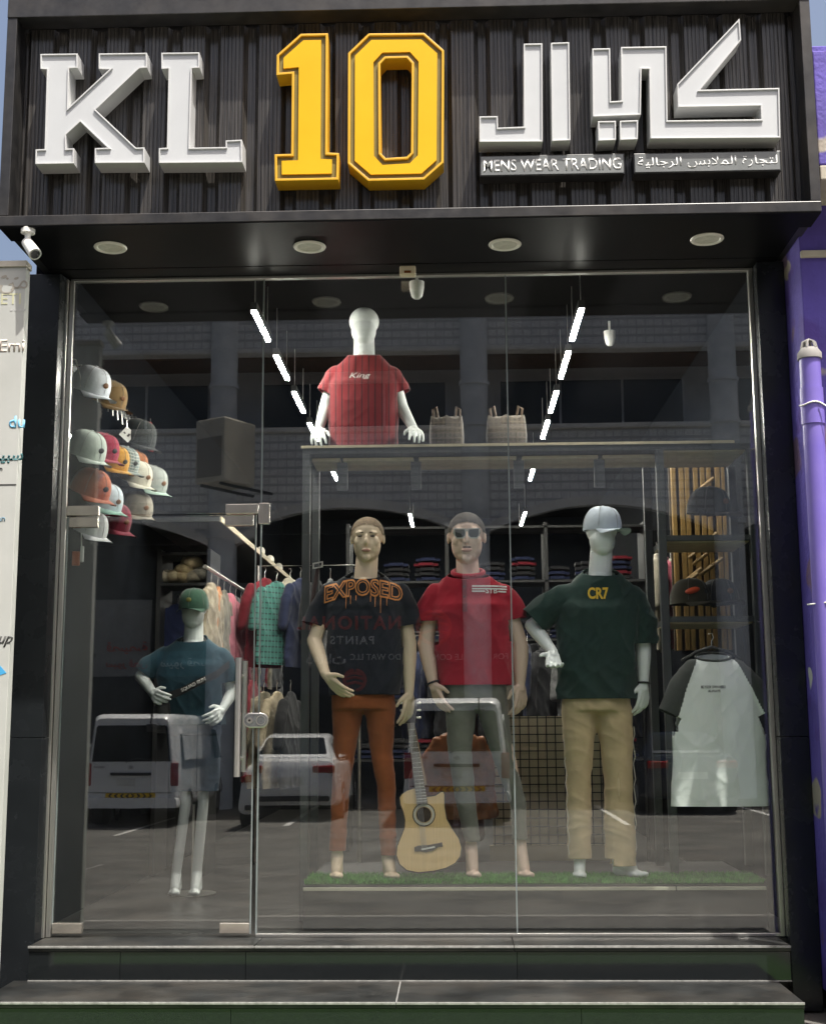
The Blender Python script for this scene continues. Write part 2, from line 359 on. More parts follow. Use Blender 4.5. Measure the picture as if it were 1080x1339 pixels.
# ---- channel letters
def outline(pts, Y):
    return [((q := at(x, y, Y)).x, q.z) for x, y in pts]
def inset(poly, d):
    """Offset a simple polygon inward by d (mitred)."""
    n = len(poly); area = sum(poly[i][0]*poly[(i+1) % n][1]-poly[(i+1) % n][0]*poly[i][1] for i in range(n)); sgn = 1 if area > 0 else -1; out = []
    for i in range(n):
        p0, p1, p2 = (Vector(poly[i-1]), Vector(poly[i]), Vector(poly[(i+1) % n]))
        d1 = (p1-p0).normalized(); d2 = (p2-p1).normalized()
        n1 = Vector((-d1.y, d1.x))*sgn; n2 = Vector((-d2.y, d2.x))*sgn
        b = n1+n2; k = d/max(.25, (1+n1.dot(n2))); q = p1+b*k; out.append((q.x, q.y))
    return out
def ring_wall(m, A, B, y0, y1):
    """Wall band between outline A and inset outline B (front at y0, back at y1): a closed rim."""
    n = len(A); v = [(p[0], y0, p[1]) for p in A]+[(p[0], y0, p[1]) for p in B]+[(p[0], y1, p[1]) for p in A]+[(p[0], y1, p[1]) for p in B]; f = []
    for i in range(n):
        j = (i+1) % n
        f += [(i, j, n+j, n+i), (2*n+i, 3*n+i, 3*n+j, 2*n+j), (i, 2*n+i, 2*n+j, j), (n+i, n+j, 3*n+j, 3*n+i)]
    m.add(v, f)
def face_fill(m, A, holes, y, mi=0):
    from mathutils.geometry import tessellate_polygon
    loops = [[Vector((p[0], p[1], 0)) for p in A]]+[[Vector((p[0], p[1], 0)) for p in h] for h in holes]
    v = [(p.x, y, p.y) for l in loops for p in l]
    m.add(v, [t for t in tessellate_polygon(loops)], mi)
LY0, LY1 = FY-.005, PY-.002
def letter(pts, label, style='white', hole=None, group='channel letters on the fascia'):
    A = outline(pts, LY0); c = (sum(p[0] for p in A)/len(A), min(p[1] for p in A))
    t = thing('sign_letter', label, 'sign letter', (c[0], LY1, c[1]), group)
    if style == 'white':
        m = MB(); ring_wall(m, A, inset(A, .007), LY0, LY1); m.build('letter_return', WHITE_SIDE, t, bevel=.001)
        m = MB(); B = inset(A, .0072); face_fill(m, B, [], LY0+.008); m.build('letter_face', WHITE, t)
    else:
        H = [outline(hole, LY0)] if hole else []
        m = MB(); ring_wall(m, A, inset(A, .012), LY0, LY1)
        for h in H: ring_wall(m, h, inset(h, -.012), LY0, LY1)
        m.build('letter_return', YEL_SIDE, t, bevel=.002)
        m = MB(); face_fill(m, inset(A, .0125), [inset(h, -.0125) for h in H], LY0+.012); m.build('letter_border', OLIVE, t)
        m = MB(); I = inset(A, .034); J = [inset(h, -.034) for h in H]
        m2 = MB(); face_fill(m2, I, J, LY0+.002); m2.build('letter_face', YEL, t)
        ring_wall(m, I, inset(I, .004), LY0+.0025, LY0+.0115)
        for h in J: ring_wall(m, h, inset(h, -.004), LY0+.0025, LY0+.0115)
        m.build('face_edge', YEL_SIDE, t)
    m = MB()
    for p in (A[0], A[len(A)//2]): m.cyl((c[0], LY1-.001, c[1]+.2), (c[0], PY+.02, c[1]+.2), .006, 8)
    return t
z1 = lambda L, s, ox, oy: [(x/s+ox, y/s+oy) for x, y in L]
K = [(238,315),(455,312),(455,396),(405,398),(400,628),(640,405),(578,402),(578,312),(860,308),(860,395),(815,398),(560,640),(795,862),(845,860),(845,950),(555,952),(555,865),(630,862),(470,710),(388,785),(388,868),(435,865),(432,954),(208,958),(210,872),(262,870),(276,405),(238,402)]
letter(z1(K, 4.465, 0, 0), 'white raised slab-serif channel letter K on the fascia')
Lp = [(140,308),(362,305),(362,395),(318,398),(305,862),(515,858),(515,820),(610,815),(612,947),(125,952),(125,865),(172,862),(182,400),(140,402)]
letter(z1(Lp, 4.465, 180, 0), 'white raised slab-serif channel letter L beside the yellow digit one')
ONE = [(50,215),(180,100),(328,97),(325,745),(388,748),(385,893),(40,900),(38,755),(128,752),(132,318),(48,325)]
letter(z1(ONE, 4.154, 350, 20), 'yellow raised athletic-style digit one on the fascia', 'y')
ZER = [(437,205),(548,98),(850,95),(958,190),(955,800),(850,893),(545,900),(435,805)]; ZH = [(612,265),(640,235),(755,232),(782,262),(778,745),(755,768),(640,775),(615,748)]
letter(z1(ZER, 4.154, 350, 20), 'yellow raised athletic-style digit zero on the fascia', 'y', z1(ZH, 4.154, 350, 20))
letter(z1([(380,212),(490,210),(492,788),(120,790),(120,640),(228,638),(230,706),(382,700)], 4.5, 600, 10), 'white raised hooked Arabic letter lam above the MENS WEAR TRADING plate')
letter(z1([(540,207),(648,203),(655,780),(547,785)], 4.5, 600, 10), 'white raised upright Arabic letter alif, a plain straight bar')
KAF = [(468,127),(515,126),(517,265),(545,263),(543,123),(662,121),(665,315),(910,312),(908,276),(692,280),(690,220),(853,48),(857,105),(750,235),(957,230),(960,360),(620,362),(617,180),(597,180),(595,300),(470,305)]
letter(z1(KAF, 2, 540, 0), 'white raised joined Arabic letters kaf and ya with a long slanting arm')
letter(z1([(483,317),(530,316),(530,366),(484,368)], 2, 540, 0), 'small white square Arabic dot nearer the alif bar')
letter(z1([(540,316),(588,314),(587,364),(541,366)], 2, 540, 0), 'small white square Arabic dot nearer the slanting kaf')
# ---- two small plates with lettering
PLATE = pm('grey plate', (.17, .18, .18), .35, var=.2, vs=3); PLTXT = pm('white plate lettering', (.66, .67, .66), .5, var=.03)
def plate(q, label, body, name_, boldness):
    PF = FY+.020; a, b, c, d = [at(x, y, PF) for x, y in q]
    zt = (a.z+b.z)/2; zb = (c.z+d.z)/2; t = thing('sign_plate', label, 'sign plate', ((a.x+b.x)/2, FY+.06, zb), 'lettered plates under the Arabic letters')
    box('plate_body', (a.x, PF+.006, zb), (b.x, PY-.001, zt), FRAME, t, bevel=.002)
    box('plate_face', (a.x+.006, PF+.002, zb+.006), (b.x-.006, PF+.0055, zt-.006), PLATE, t)
    wd = b.x-a.x-.035; h = (zt-zb)*.58
    put_text(name_, body, (a.x+.018, FY+.0215, zb+(zt-zb-h)/2), (1,0,0), (0,0,1), PLTXT, t, height=h, width=None if False else wd, bold=boldness, depth=.003) if False else None
    me, ar = textmesh(body, boldness); O = Vector((a.x+.018, PF+.0015, zb+(zt-zb-h)/2))-wloc(t)
    for v in me.vertices: v.co = (O.x+v.co.x/ar*wd, O.y, O.z+v.co.y*h)
    bm = bmesh.new(); bm.from_mesh(me); ret = bmesh.ops.extrude_face_region(bm, geom=list(bm.faces))
    for g_ in ret['geom']:
        if isinstance(g_, bmesh.types.BMVert): g_.co.y -= .0008
    bmesh.ops.recalc_face_normals(bm, faces=bm.faces); bm.to_mesh(me); bm.free(); link(name_, me, PLTXT, t)
plate([(627,204),(816,199.5),(816,226),(627,231)], 'narrow grey plate reading MENS WEAR TRADING below the lam letter', 'MENS WEAR TRADING', 'lettering', .012)
plate([(828,200),(1020,196.5),(1020,223),(828,226)], 'narrow grey plate with Arabic lettering below the kaf letter', arabic('لتجارة الملابس الرجالية'), 'lettering', .004)

# ---- soffit fittings
LAMPW = pm('white downlight trim', (.72, .70, .64), .4, var=.05); LENS = pm('frosted downlight lens', (.62, .61, .55), .25, var=.12, vs=30)
dl = None
for i, (x, y, lab) in enumerate(((145,322.5,'white round soffit downlight under the letter K'), (405,321.5,'white round soffit downlight under the digit one'), (660,318.5,'white round soffit downlight beneath the lam letter'), (924,311.5,'white round soffit downlight beneath the kaf letter'))):
    p = atz(x, y, ZB)
    t = thing('downlight', lab, 'downlight', p, 'downlights in the soffit')
    m = MB(); rs = []
    for r_, z in ((.072, 0), (.082, 0), (.084, -.004), (.080, -.010), (.068, -.011), (.062, -.006), (.062, 0)):
        rs.append([p+Vector((r_*math.cos(2*math.pi*k/28), r_*math.sin(2*math.pi*k/28), z-.001)) for k in range(28)])
    m.rings(rs, cap=False); m.build('trim_ring', LAMPW, t, smooth=True)
    MB().cyl(p+Vector((0,0,-.0065)), p+Vector((0,0,-.001)), .0615, 28).build('lens', LENS, t)
p = atz(533, 348, ZB)
t = thing('door_sensor', 'small cream box sensor under the soffit', 'sensor', p)
box('sensor_body', p+Vector((-.043,-.02,-.055)), p+Vector((.043,.03,-.002)), pm('cream plastic', (.68, .60, .44), .4), t, bevel=.008)
box('sensor_eye', p+Vector((-.018,-.0225,-.045)), p+Vector((.018,-.0195,-.032)), pm('amber lens', (.18, .06, .02), .2), t)
# bullet camera
p = at(36, 328, -.745); p.z = ZB-.006
t = thing('security_camera', 'white bullet security camera hanging under the fascia corner', 'camera', p)
WPL = pm('white plastic', (.72, .72, .69), .4, var=.05)
MB().cyl(p+Vector((0,0,.004)), p+Vector((0,0,-.02)), .034, 20).build('mount', WPL, t, smooth=True)
MB().tube([p+Vector((0,0,-.018)), p+Vector((0,0,-.06)), p+Vector((.008,-.01,-.075))], [.016,.013,.013], 12).build('arm', WPL, t, smooth=True)
d = Vector((.055,-.045,-.075)).normalized(); a = p+Vector((-.006,.01,-.062))
MB().tube([a-d*.002, a, a+d*.085, a+d*.112], [.018,.027,.030,.032], 18).build('barrel', WPL, t, smooth=True)
MB().cyl(a+d*.1, a+d*.1135, .024, 16).build('lens', DARKGLASS, t)

# ================================================================== jambs and steps
W_, H_ = 3.665, 3.455
def jamb(pts, name_, label, cuts):
    t = thing(name_, label, 'pillar', (sum(p[0] for p in pts)/4, -.2, -.33))
    zs = [-.33]+cuts+[ZB-.008]
    for a, b in zip(zs, zs[1:]):
        m = MB(); n = len(pts); m.add([(x, y, a+.0015) for x, y in pts]+[(x, y, b-.0015) for x, y in pts], [tuple(range(n))[::-1], tuple(range(n, 2*n))]+[(i, (i+1) % n, n+(i+1) % n, n+i) for i in range(n)])
        m.build('granite_slab', GRANITE_J, t, bevel=.002)
JY = -.12
jl0 = at(28, 420, JY).x-.06; jl1 = at(77, 420, JY).x; jr0 = at(1006, 700, JY).x; jr1 = at(1043, 700, JY).x
jamb([(jl0, JY), (jl1, JY), (-.012, .0), (-.012, .05), (jl0, .05)], 'granite_pillar', 'black granite pillar beside the glass door', [at(20, 965, JY).z])
jamb([(jr0, JY), (jr1, JY), (jr1, .05), (W_+.012, .05), (W_+.012, .0)], 'granite_pillar', 'black granite pillar beside the purple wall', [at(1050, 963, JY).z])
st = thing('entrance_steps', 'two polished black granite entrance steps below the shop window', 'steps', (1.83, -.73, GZ))
n1 = -.274; n2 = -.732; zt2 = -.164
xa, xb = at(37, 1237, n1).x, at(1034, 1238, n1).x
js = [xa, at(333, 1237, n1).x, at(672, 1237, n1).x, xb]
for a, b in zip(js, js[1:]):
    box('tread', (a+.001, n1, -.026), (b-.001, .04, 0.0), TREAD, st, bevel=.003)
    box('tread_edge_highlight', (a+.001, n1-.004, -.010), (b-.001, n1-.0005, .0015), EDGE, st, bevel=.0015)  # thin pale strip painting the bright bevel line of the nosing
js = [xa+.004, at(157, 1260, n1).x, at(321, 1260, n1).x, at(676, 1260, n1).x, xb-.004]
for a, b in zip(js, js[1:]): box('riser', (a+.001, n1+.006, zt2+.001), (b-.001, .03, -.027), GRANITE, st, bevel=.001)
xc, xd = at(-30, 1311, n2).x, at(1052, 1313, n2).x
js = [xc, at(518, 1300, n2).x, xd]
for a, b in zip(js, js[1:]):
    box('tread', (a+.001, n2, zt2-.026), (b-.001, n1+.03, zt2), TREAD, st, bevel=.003)
    box('tread_edge_highlight', (a+.001, n2-.004, zt2-.010), (b-.001, n2-.0005, zt2+.0015), EDGE, st, bevel=.0015)
box('tread_joint', (js[1]-.0028, n2, zt2-.001), (js[1]+.0028, n1, zt2+.0012), pm('grey grout', (.16, .16, .155), .8), st)
box('back_edge', (xa+.004, n1+.0005, zt2+.0008), (xb-.004, n1+.0055, zt2+.006), EDGE, st)
js = [xc+.003, at(302, 1325, n2).x, at(760, 1325, n2).x, xd-.003]
for a, b in zip(js, js[1:]): box('riser', (a+.001, n2+.006, GZ+.002), (b-.001, n1, zt2-.027), GRANITE, st, bevel=.001)

# ================================================================== glazing
win = thing('shop_window', 'frameless fixed shop window glazing of three clear panes', 'window', (1.83, 0, 0))
DT = 2.150
x1, x2 = 1.0456, 2.3542
for (a, b, z0, z1_) in ((.012, x1-.004, DT+.006, H_-.012), (x1+.003, x2-.004, .014, H_-.012), (x2+.004, W_-.012, .014, H_-.012)):
    box('glass_pane', (a, -.006, z0), (b, .006, z1_), GLASS, win)
for x in (x1, x2):
    box('silicone_joint', (x-.0035, -.0065, .014 if x == x2 else DT+.01), (x+.003, .0065, H_-.013), SEAL, win)
box('pane_edge', (x1-.003, -.0067, .012), (x1+.0045, .0067, DT-.02), SEAL, win)
box('top_channel', (-.012, -.016, H_-.012), (W_+.012, .016, H_+.004), ALU, win, bevel=.002)
box('side_channel', (-.011, -.03, .002), (.012, -.008, H_-.012), ALU, win, bevel=.002)
box('side_channel', (W_-.012, -.016, .002), (W_+.011, .016, H_-.012), ALU, win, bevel=.002)
box('side_post', (-.045, -.055, .002), (-.013, -.030, H_-.012), ALU, win, bevel=.002)
box('bottom_channel', (x1, -.014, .001), (W_-.013, .014, .016), ALU, win, bevel=.002)
tilt = R(.27)
door = thing('glass_door', 'frameless glass shop door with long tubular pull handle and round lock', 'door', (.51, 0, .012))
door.rotation_euler.x = -tilt
dx0, dx1 = .016, x1-.032
box('glass_pane', (dx0, -.006, .016), (dx1, .006, DT-.004), GLASS, door)
box('pane_edge', (dx1+.0005, -.0062, .016), (dx1+.0065, .0062, DT-.004), SEAL, door)
box('pane_edge', (dx0-.005, -.0062, .016), (dx0-.0005, .0062, DT-.004), SEAL, door)
for x, z0, z1_ in ((dx0, .018, .068), (dx1-.150, .018, .068), (dx0+.01, DT-.062, DT-.006), (dx1-.16, DT-.062, DT-.006)):
    box('patch_fitting', (x, -.02, z0), (x+.15, .02, z1_), PATCH, door, bevel=.003)
hx = at(311, 940, -.07).x; hz0 = at(309, 1016, -.07).z; hz1 = at(313, 860, -.07).z
MB().cyl((hx, -.07, hz0), (hx, -.07, hz1), .017, 20).build('pull_handle', STEEL, door, smooth=True)
MB().cyl((hx+.012, .06, hz0+.02), (hx+.012, .06, hz1-.01), .016, 16).build('inner_handle', STEEL, door, smooth=True)
for z in (hz0+.09, hz1-.09): MB().cyl((hx, -.07, z), (hx, .06, z), .009, 12).build('handle_stud', STEEL, door, smooth=True)
lp = at(335, 942, 0)
m = MB(); sh = [(lp.x+sx*.028+.038*math.cos(a), lp.z+.038*math.sin(a)) for a, sx in [(math.pi/2+math.pi*i/12, -1) for i in range(13)]+[(-math.pi/2+math.pi*i/12, 1) for i in range(13)]]
m.prism(sh, -.020, -.008); m.build('lock_plate', STEEL, door, bevel=.003)
m = MB(); m.prism(inset(sh, .008), -.0225, -.0201); m.build('lock_face', pm('dull lock face', (.36, .37, .38), .35, metal=.8, var=.3, vs=60), door)
MB().cyl((lp.x-.03, -.03, lp.z), (lp.x-.03, -.0226, lp.z), .016, 18).build('lock_cylinder', STEEL, door, smooth=True)
MB().cyl((lp.x-.03, -.034, lp.z), (lp.x-.03, -.0305, lp.z), .006, 12).build('keyhole', BLACK, door)
m = MB(); cR = [(lp.x+.028+.026*math.cos(k*math.pi/12), lp.z+.026*math.sin(k*math.pi/12)) for k in range(24)]; ring_wall(m, cR, inset(cR, .005), -.027, -.0226); m.build('lock_ring', STEEL, door)
for x in (dx0-.004, dx1-.155):   # over-panel patches fixed to the pane above the door
    box('over_panel_patch', (x, -.021, DT+.000), (x+.17, .021, DT+.052), PATCH, win, bevel=.003)
box('over_panel_patch', (x1-.012, -.0215, DT-.055), (x1+.045, .0215, DT+.056), PATCH, win, bevel=.003)

# ================================================================== neighbours
# left: bright poster board
pb = -.70
e0 = at(35, 349, pb); XPB = e0.x
POSTER = pm('white poster sheet', (.38, .39, .37), .6, var=.06, vs=4, col2=(.43, .44, .42))
t = thing('poster_board', 'tall white poster board with logos at the edge of the pillar', 'poster board', (XPB-.7, pb, GZ))
box('board', (XPB-1.4, pb, GZ+.02), (XPB, pb+.06, e0.z), POSTER, t, bevel=.003)
box('cap_rail', (XPB-1.42, pb-.01, e0.z+.001), (XPB+.004, pb+.07, e0.z+.03), pm('sandstone rail', (.45, .42, .36), .7), t)
INK = lambda n_, c: pm(n_, c, .6, var=.1)
def ptext(body, px, py, hpx, col, bold=0, shear=0, wpx=None):
    p = at(px, py, pb); q = at(px, py-hpx, pb); hh = (q.z-p.z)
    put_text('printed_text', body, (p.x, pb-.0005, p.z), (1,0,0), (0,0,1), col, t, height=hh, bold=bold, shear=shear, nrm=(0,-1,0), depth=.001)
ptext('ETI', 2, 398, 14, INK('faint olive ink', (.52, .52, .34)))
ptext('....', 14, 407, 3, INK('faint grey ink', (.45, .45, .44)))
ptext('Emi', 0, 460, 16, INK('faint rose ink', (.60, .52, .46)), .01)
ptext('du', 12, 560, 16, INK('blue ink', (.16, .42, .62)), .02)
ptext(arabic('سبيل'), -14, 607, 20, INK('dark teal ink', (.02, .10, .11)), .03)
ptext('salam.in', -22, 616, 6, INK('black ink', (.03, .03, .03)), .02)
box('printed_rule', at(-40, 634, pb)+Vector((0,-.0012,-.005)), at(22, 634, pb)+Vector((0,-.0001,.004)), INK('black ink', (.03,.03,.03)), t)
ptext('hman', -16, 682, 8, INK('blue grey ink', (.14, .25, .34)), .02)
ptext('up', -2, 846, 14, INK('black ink', (.03, .03, .03)), .02, .4)
q = [at(x, y, pb) for x, y in ((-20,884),(-3,866),(9,880),(-2,884))]
m = MB(); m.prism([(p.x, p.z) for p in q], pb-.0015, pb-.0002); m.build('printed_logo', INK('sky blue ink', (.05, .32, .60)), t)
ptext(arabic('من'), 0, 385, 22, INK('grey brown ink', (.30, .28, .24)), .0)
for i, (x, y, s) in enumerate(((6,362,5),(14,372,3),(2,374,3),(22,364,4),(17,378,3))):
    a = at(x, y, pb); r_ = s*.0032; m = MB(); m.prism([(a.x+r_*math.cos(k), a.z+r_*.6*math.sin(k+.4)) for k in (0, 1.1, 2.3, 3.4, 4.6, 5.5)], pb-.0012, pb-.0002); m.build('printed_speck', INK('grey brown ink', (.30, .28, .24)), t)

# right: purple rendered wall with worn mural, downpipe
def mural():
    m = pm('purple mural render', (.10, .072, .36), .75, var=.25, vs=3, bump=.4, bs=40); n = m.node_tree; N = n.nodes; L = n.links; b = N['Principled BSDF']; src = b.inputs['Base Color'].links[0].from_socket
    tc = N.new('ShaderNodeTexCoord')
    for sc, lo, hi, c, off in ((1.9, .61, .62, (.34, .30, .25), 3), (2.3, .60, .62, (.14, .085, .16), 9), (3.1, .70, .71, (.55, .55, .52), 15), (4.5, .60, .66, (.085, .05, .29), 21)):
        mp = N.new('ShaderNodeMapping'); mp.inputs['Location'].default_value = (off, off, off); L.new(tc.outputs['Object'], mp.inputs[0])
        t_ = N.new('ShaderNodeTexNoise'); t_.inputs['Scale'].default_value = sc; t_.inputs['Detail'].default_value = 2; L.new(mp.outputs[0], t_.inputs[0])
        r_ = N.new('ShaderNodeValToRGB'); r_.color_ramp.elements[0].position = lo; r_.color_ramp.elements[1].position = hi; L.new(t_.outputs[0], r_.inputs[0])
        mx = N.new('ShaderNodeMixRGB'); L.new(r_.outputs[0], mx.inputs[0]); L.new(src, mx.inputs[1]); mx.inputs[2].default_value = (*c, 1); src = mx.outputs[0]
    L.new(src, b.inputs['Base Color']); return m
PW = -.42
t = thing('purple_wall', 'purple painted neighbouring wall with patchy worn mural', 'wall', (jr1+1.5, PW, GZ))
box('render', (jr1+.004, PW, -.23), (jr1+3.4, .3, at(1060, 60, PW).z), mural(), t, bevel=.006)
za = at(1060, 338, PW).z
box('upper_band', (XR+.012, -.74, at(1074, 215, -.74).z), (jr1+3.4, PW-.002, at(1074, 66, -.74).z), MATS['purple mural render'], t, bevel=.006)
box('band_lip', (XR+.012, -.75, at(1074, 236, -.74).z), (jr1+3.4, PW-.002, at(1074, 217, -.74).z), pm('buff ledge', (.46, .42, .34), .75), t, bevel=.006)
box('ledge', (jr1+.004, PW-.03, za), (jr1+3.4, PW-.001, za+.035), pm('buff ledge', (.46, .42, .34), .75), t, bevel=.006)
PIPE = pm('purple painted pipe', (.15, .11, .47), .42, var=.10, vs=3, col2=(.20, .15, .52), dirt=.14)
pp = PW-.12
a = at(1058, 470, pp); b = at(1096, 1250, pp); pr = .050
t = thing('drain_pipe', 'purple painted drain pipe fixed to the purple wall', 'pipe', (a.x, pp, -.2))
MB().tube([(a.x, pp, -.2), (a.x, pp, a.z)], pr, 24).build('pipe', PIPE, t, smooth=True)
zc = at(1062, 550, pp).z
MB().tube([(a.x, pp, zc-.02), (a.x, pp, zc+.16)], pr+.005, 24).build('socket', PIPE, t, smooth=True)
CAPM = pm('chalky grey cap', (.24, .23, .22), .7)
MB().tube([(a.x, pp, a.z+.0005), (a.x, pp, a.z+.03), (a.x, pp, a.z+.055)], [pr+.008, pr+.008, pr-.01], 24).build('cowl', CAPM, t, smooth=True)
for k in range(6):
    an = k*math.pi/3; m = MB(); m.tube([(a.x+(pr-.012)*math.cos(an), pp+(pr-.012)*math.sin(an), a.z+.052), (a.x+(pr-.02)*math.cos(an), pp+(pr-.02)*math.sin(an), a.z+.085), (a.x, pp, a.z+.10)], .007, 6); m.build('cowl_rib', CAPM, t, smooth=True)
zt = at(1060, 530, pp).z
m = MB(); m.tube([(a.x+(pr+.009)*math.cos(k*math.pi/12), pp+(pr+.009)*math.sin(k*math.pi/12), zt+.006*math.sin(k*.8)) for k in range(25)], .004, 6)
m.tube([(a.x+.02, pp-pr-.012, zt), (a.x+.06, pp-pr-.02, zt-.03), (a.x+.085, pp-pr-.02, zt-.025)], .0035, 6); m.build('tie', WPL, t, smooth=True)
zn = at(1070, 790, pp).z
m = MB(); m.tube([(a.x-pr-.02, pp+.02, zn), (a.x-pr-.006, pp-.01, zn), (a.x, pp-pr-.004, zn+.004), (a.x+pr, pp-.01, zn-.01)], .004, 6); m.build('wire_clip', WPL, t, smooth=True)
z0, z1_ = at(1074, 880, pp).z, at(1074, 845, pp).z
m = MB(); n = 10; rs = []
for z in (z0, z1_): rs.append([(a.x+(pr+.002)*math.cos(q), pp+(pr+.002)*math.sin(q), z) for q in [R(-70+70*k/n) for k in range(n+1)]])
m.rings(rs, cap=False, closed=False); m.build('sticker', pm('printed sticker', (.62, .62, .52), .6, col2=(.10, .12, .08), vs=90), t, fix=False)
# ================================================================== across the street (seen mirrored in the glass)
BD = 22.0; BY = -BD
sx = lambda px: street(px, 700, BD).x
sz = lambda y: street(590, y, BD).z
STUC = pm('grey stucco tile', (.68, .69, .70), .8, var=.10, vs=2, bump=.2, bs=60)
TRIM = pm('pale cornice', (.72, .70, .66), .7, var=.08)
BROWN = pm('brown soffit boards', (.12, .055, .028), .6, var=.3, vs=4)
COLM = pm('grey column render', (.66, .68, .70), .75, var=.12, vs=3)
GRID = stripes('tiled spandrel', (.72, .72, .72), (.5, .5, .5), 5.0, 0, thr=.9, c3=(.5, .5, .5), scale2=5.0, axis2=2)
BLUEGLASS = pm('blue dark glazing', (.010, .022, .04), .08, var=.4, vs=.6, spec=.6)
bld = thing('arcade_building', 'grey arcaded building across the street with round columns and blue windows', 'building', (sx(456), BY, RZ))
cols = [sx(290+332*k) for k in range(-3, 5)]; bay = cols[1]-cols[0]
XA, XB = cols[0]-.5, cols[-1]+.5
zband0, zband1 = sz(452), sz(413)+1.6
box('parapet_band', (XA, BY-.30, zband0), (XB, BY, zband1), GRID, bld)
box('cornice', (XA, BY-.32, zband0-.13), (XB, BY+.05, zband0-.002), TRIM, bld, bevel=.03)
box('roof_slab', (XA, BY-12, zband1+.001), (XB, BY+.1, zband1+.35), TRIM, bld)
box('upper_soffit', (XA, BY-1.5, zband0-.16), (XB, BY-.33, zband0-.02), BROWN, bld)
zw0, zw1 = sz(548), sz(474); zs1 = sz(556); zap = sz(662); zsp = sz(700)
box('upper_wall', (XA, BY-1.9, sz(650)), (XB, BY-1.52, zband1), STUC, bld)
for k in range(len(cols)-1):
    a, b = cols[k]+.55, cols[k+1]-.55
    w_ = box('window', (a, BY-1.515, zw0), (b, BY-1.46, zw1), STUC, bld)
    for j in range(3):
        u0 = a+.08+(b-a-.16)*j/3; box('pane', (u0+.03, BY-1.455, zw0+.08), (u0+(b-a-.16)/3-.03, BY-1.45, zw1-.08), BLUEGLASS, w_)
box('sill_ledge', (XA, BY-1.5, zs1-.12), (XB, BY+.06, zs1), TRIM, bld, bevel=.03)
# spandrel with a row of segmental arches, one panel per bay
for k in range(len(cols)-1):
    a, b = cols[k], cols[k+1]; xm = (a+b)/2; hw = bay/2-.30; zt_ = zs1-.121; n = 20
    arch = []
    for i in range(n+1):
        u = -1+2*i/n; arch.append((xm+hw*u, zsp+(zap-zsp)*(1-u*u)))
    m = MB()
    for i in range(n):
        p, q = arch[i], arch[i+1]
        for (y0, y1) in ((BY-.28, BY-.02),):
            m.add([(p[0], y1, p[1]), (q[0], y1, q[1]), (q[0], y1, zt_), (p[0], y1, zt_), (p[0], y0, p[1]), (q[0], y0, q[1]), (q[0], y0, zt_), (p[0], y0, zt_)], [(0,1,2,3), (7,6,5,4), (4,5,1,0)])
    m.build('arch_spandrel', GRID, bld)
    m = MB()
    for i in range(n):
        p, q = arch[i], arch[i+1]
        m.add([(p[0], BY-.019, p[1]-.01), (q[0], BY-.019, q[1]-.01), (q[0], BY+.06, q[1]-.01), (p[0], BY+.06, p[1]-.01), (p[0], BY-.019, p[1]+.2), (q[0], BY-.019, q[1]+.2), (q[0], BY+.06, q[1]+.2), (p[0], BY+.06, p[1]+.2)], [(0,1,2,3), (7,6,5,4), (2,1,5,6), (3,2,6,7), (0,3,7,4)])
    m.build('arch_band', TRIM, bld)
for x in cols:
    MB().cyl((x, BY, RZ), (x, BY, zband1), .31, 24).build('column', COLM, bld, smooth=True)
    for z in (sz(505), sz(560), sz(690)): MB().cyl((x, BY, z), (x, BY, z+.09), .35, 24).build('column_ring', COLM, bld, smooth=True)
    box('pier', (x-.30, BY-.29, RZ), (x+.30, BY-.10, zsp+.3), STUC, bld)
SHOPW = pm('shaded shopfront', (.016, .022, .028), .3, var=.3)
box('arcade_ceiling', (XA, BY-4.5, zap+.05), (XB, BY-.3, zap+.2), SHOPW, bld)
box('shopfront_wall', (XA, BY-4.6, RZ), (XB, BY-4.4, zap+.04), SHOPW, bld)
box('side_wall', (XA-.3, BY-12, RZ), (XA-.01, BY-.3, zband1), STUC, bld); box('side_wall', (XB+.01, BY-12, RZ), (XB+.3, BY-.3, zband1), STUC, bld)
# signs hung in the arcade
def shop_sign(x0, x1, y0, y1, label, bmat, texts, logo=None):
    D = BD-.35 if False else BD+.25; a = street(x0, y1, D); b = street(x1, y0, D); c = ((a.x+b.x)/2, -D, a.z)
    t = thing('shop_sign', label, 'shop sign', c, 'shop signs across the street')
    box('sign_board', (a.x, -D-.12, a.z), (b.x, -D, b.z), bmat, t)
    for body, px, py, hpx, mt, bo, sp in texts:
        o = street(px, py, D); h = street(px, py-hpx, D).z-o.z
        put_text('sign_lettering', body, (o.x, -D+.001, o.z), (-1,0,0), (0,0,1), mt, t, height=h, bold=bo, spacing=sp, nrm=(0,1,0), depth=.02)
    for (px, py, r_) in (logo or ()):
        o = street(px, py, D); rr = r_*.0165
        m = MB(); m.tube([(o.x+rr*math.cos(k*math.pi/14), -D+.012, o.z+rr*math.sin(k*math.pi/14)) for k in range(29)], .045, 6)
        for f_ in (-.4, .1, .5):
            hh = math.sqrt(1-f_*f_)*rr; m.tube([(o.x-hh, -D+.012, o.z+rr*f_), (o.x, -D+.012, o.z+rr*(f_+.22)), (o.x+hh, -D+.012, o.z+rr*f_)], .035, 6)
        m.build('sign_logo', REDL, t)
REDL = pm('red sign lettering', (.42, .05, .035), .5); GREYL = pm('grey sign lettering', (.50, .50, .50), .5)
DKB = pm('dark sign board', (.030, .033, .040), .5); GRB = pm('grey sign board', (.20, .20, .19), .7)
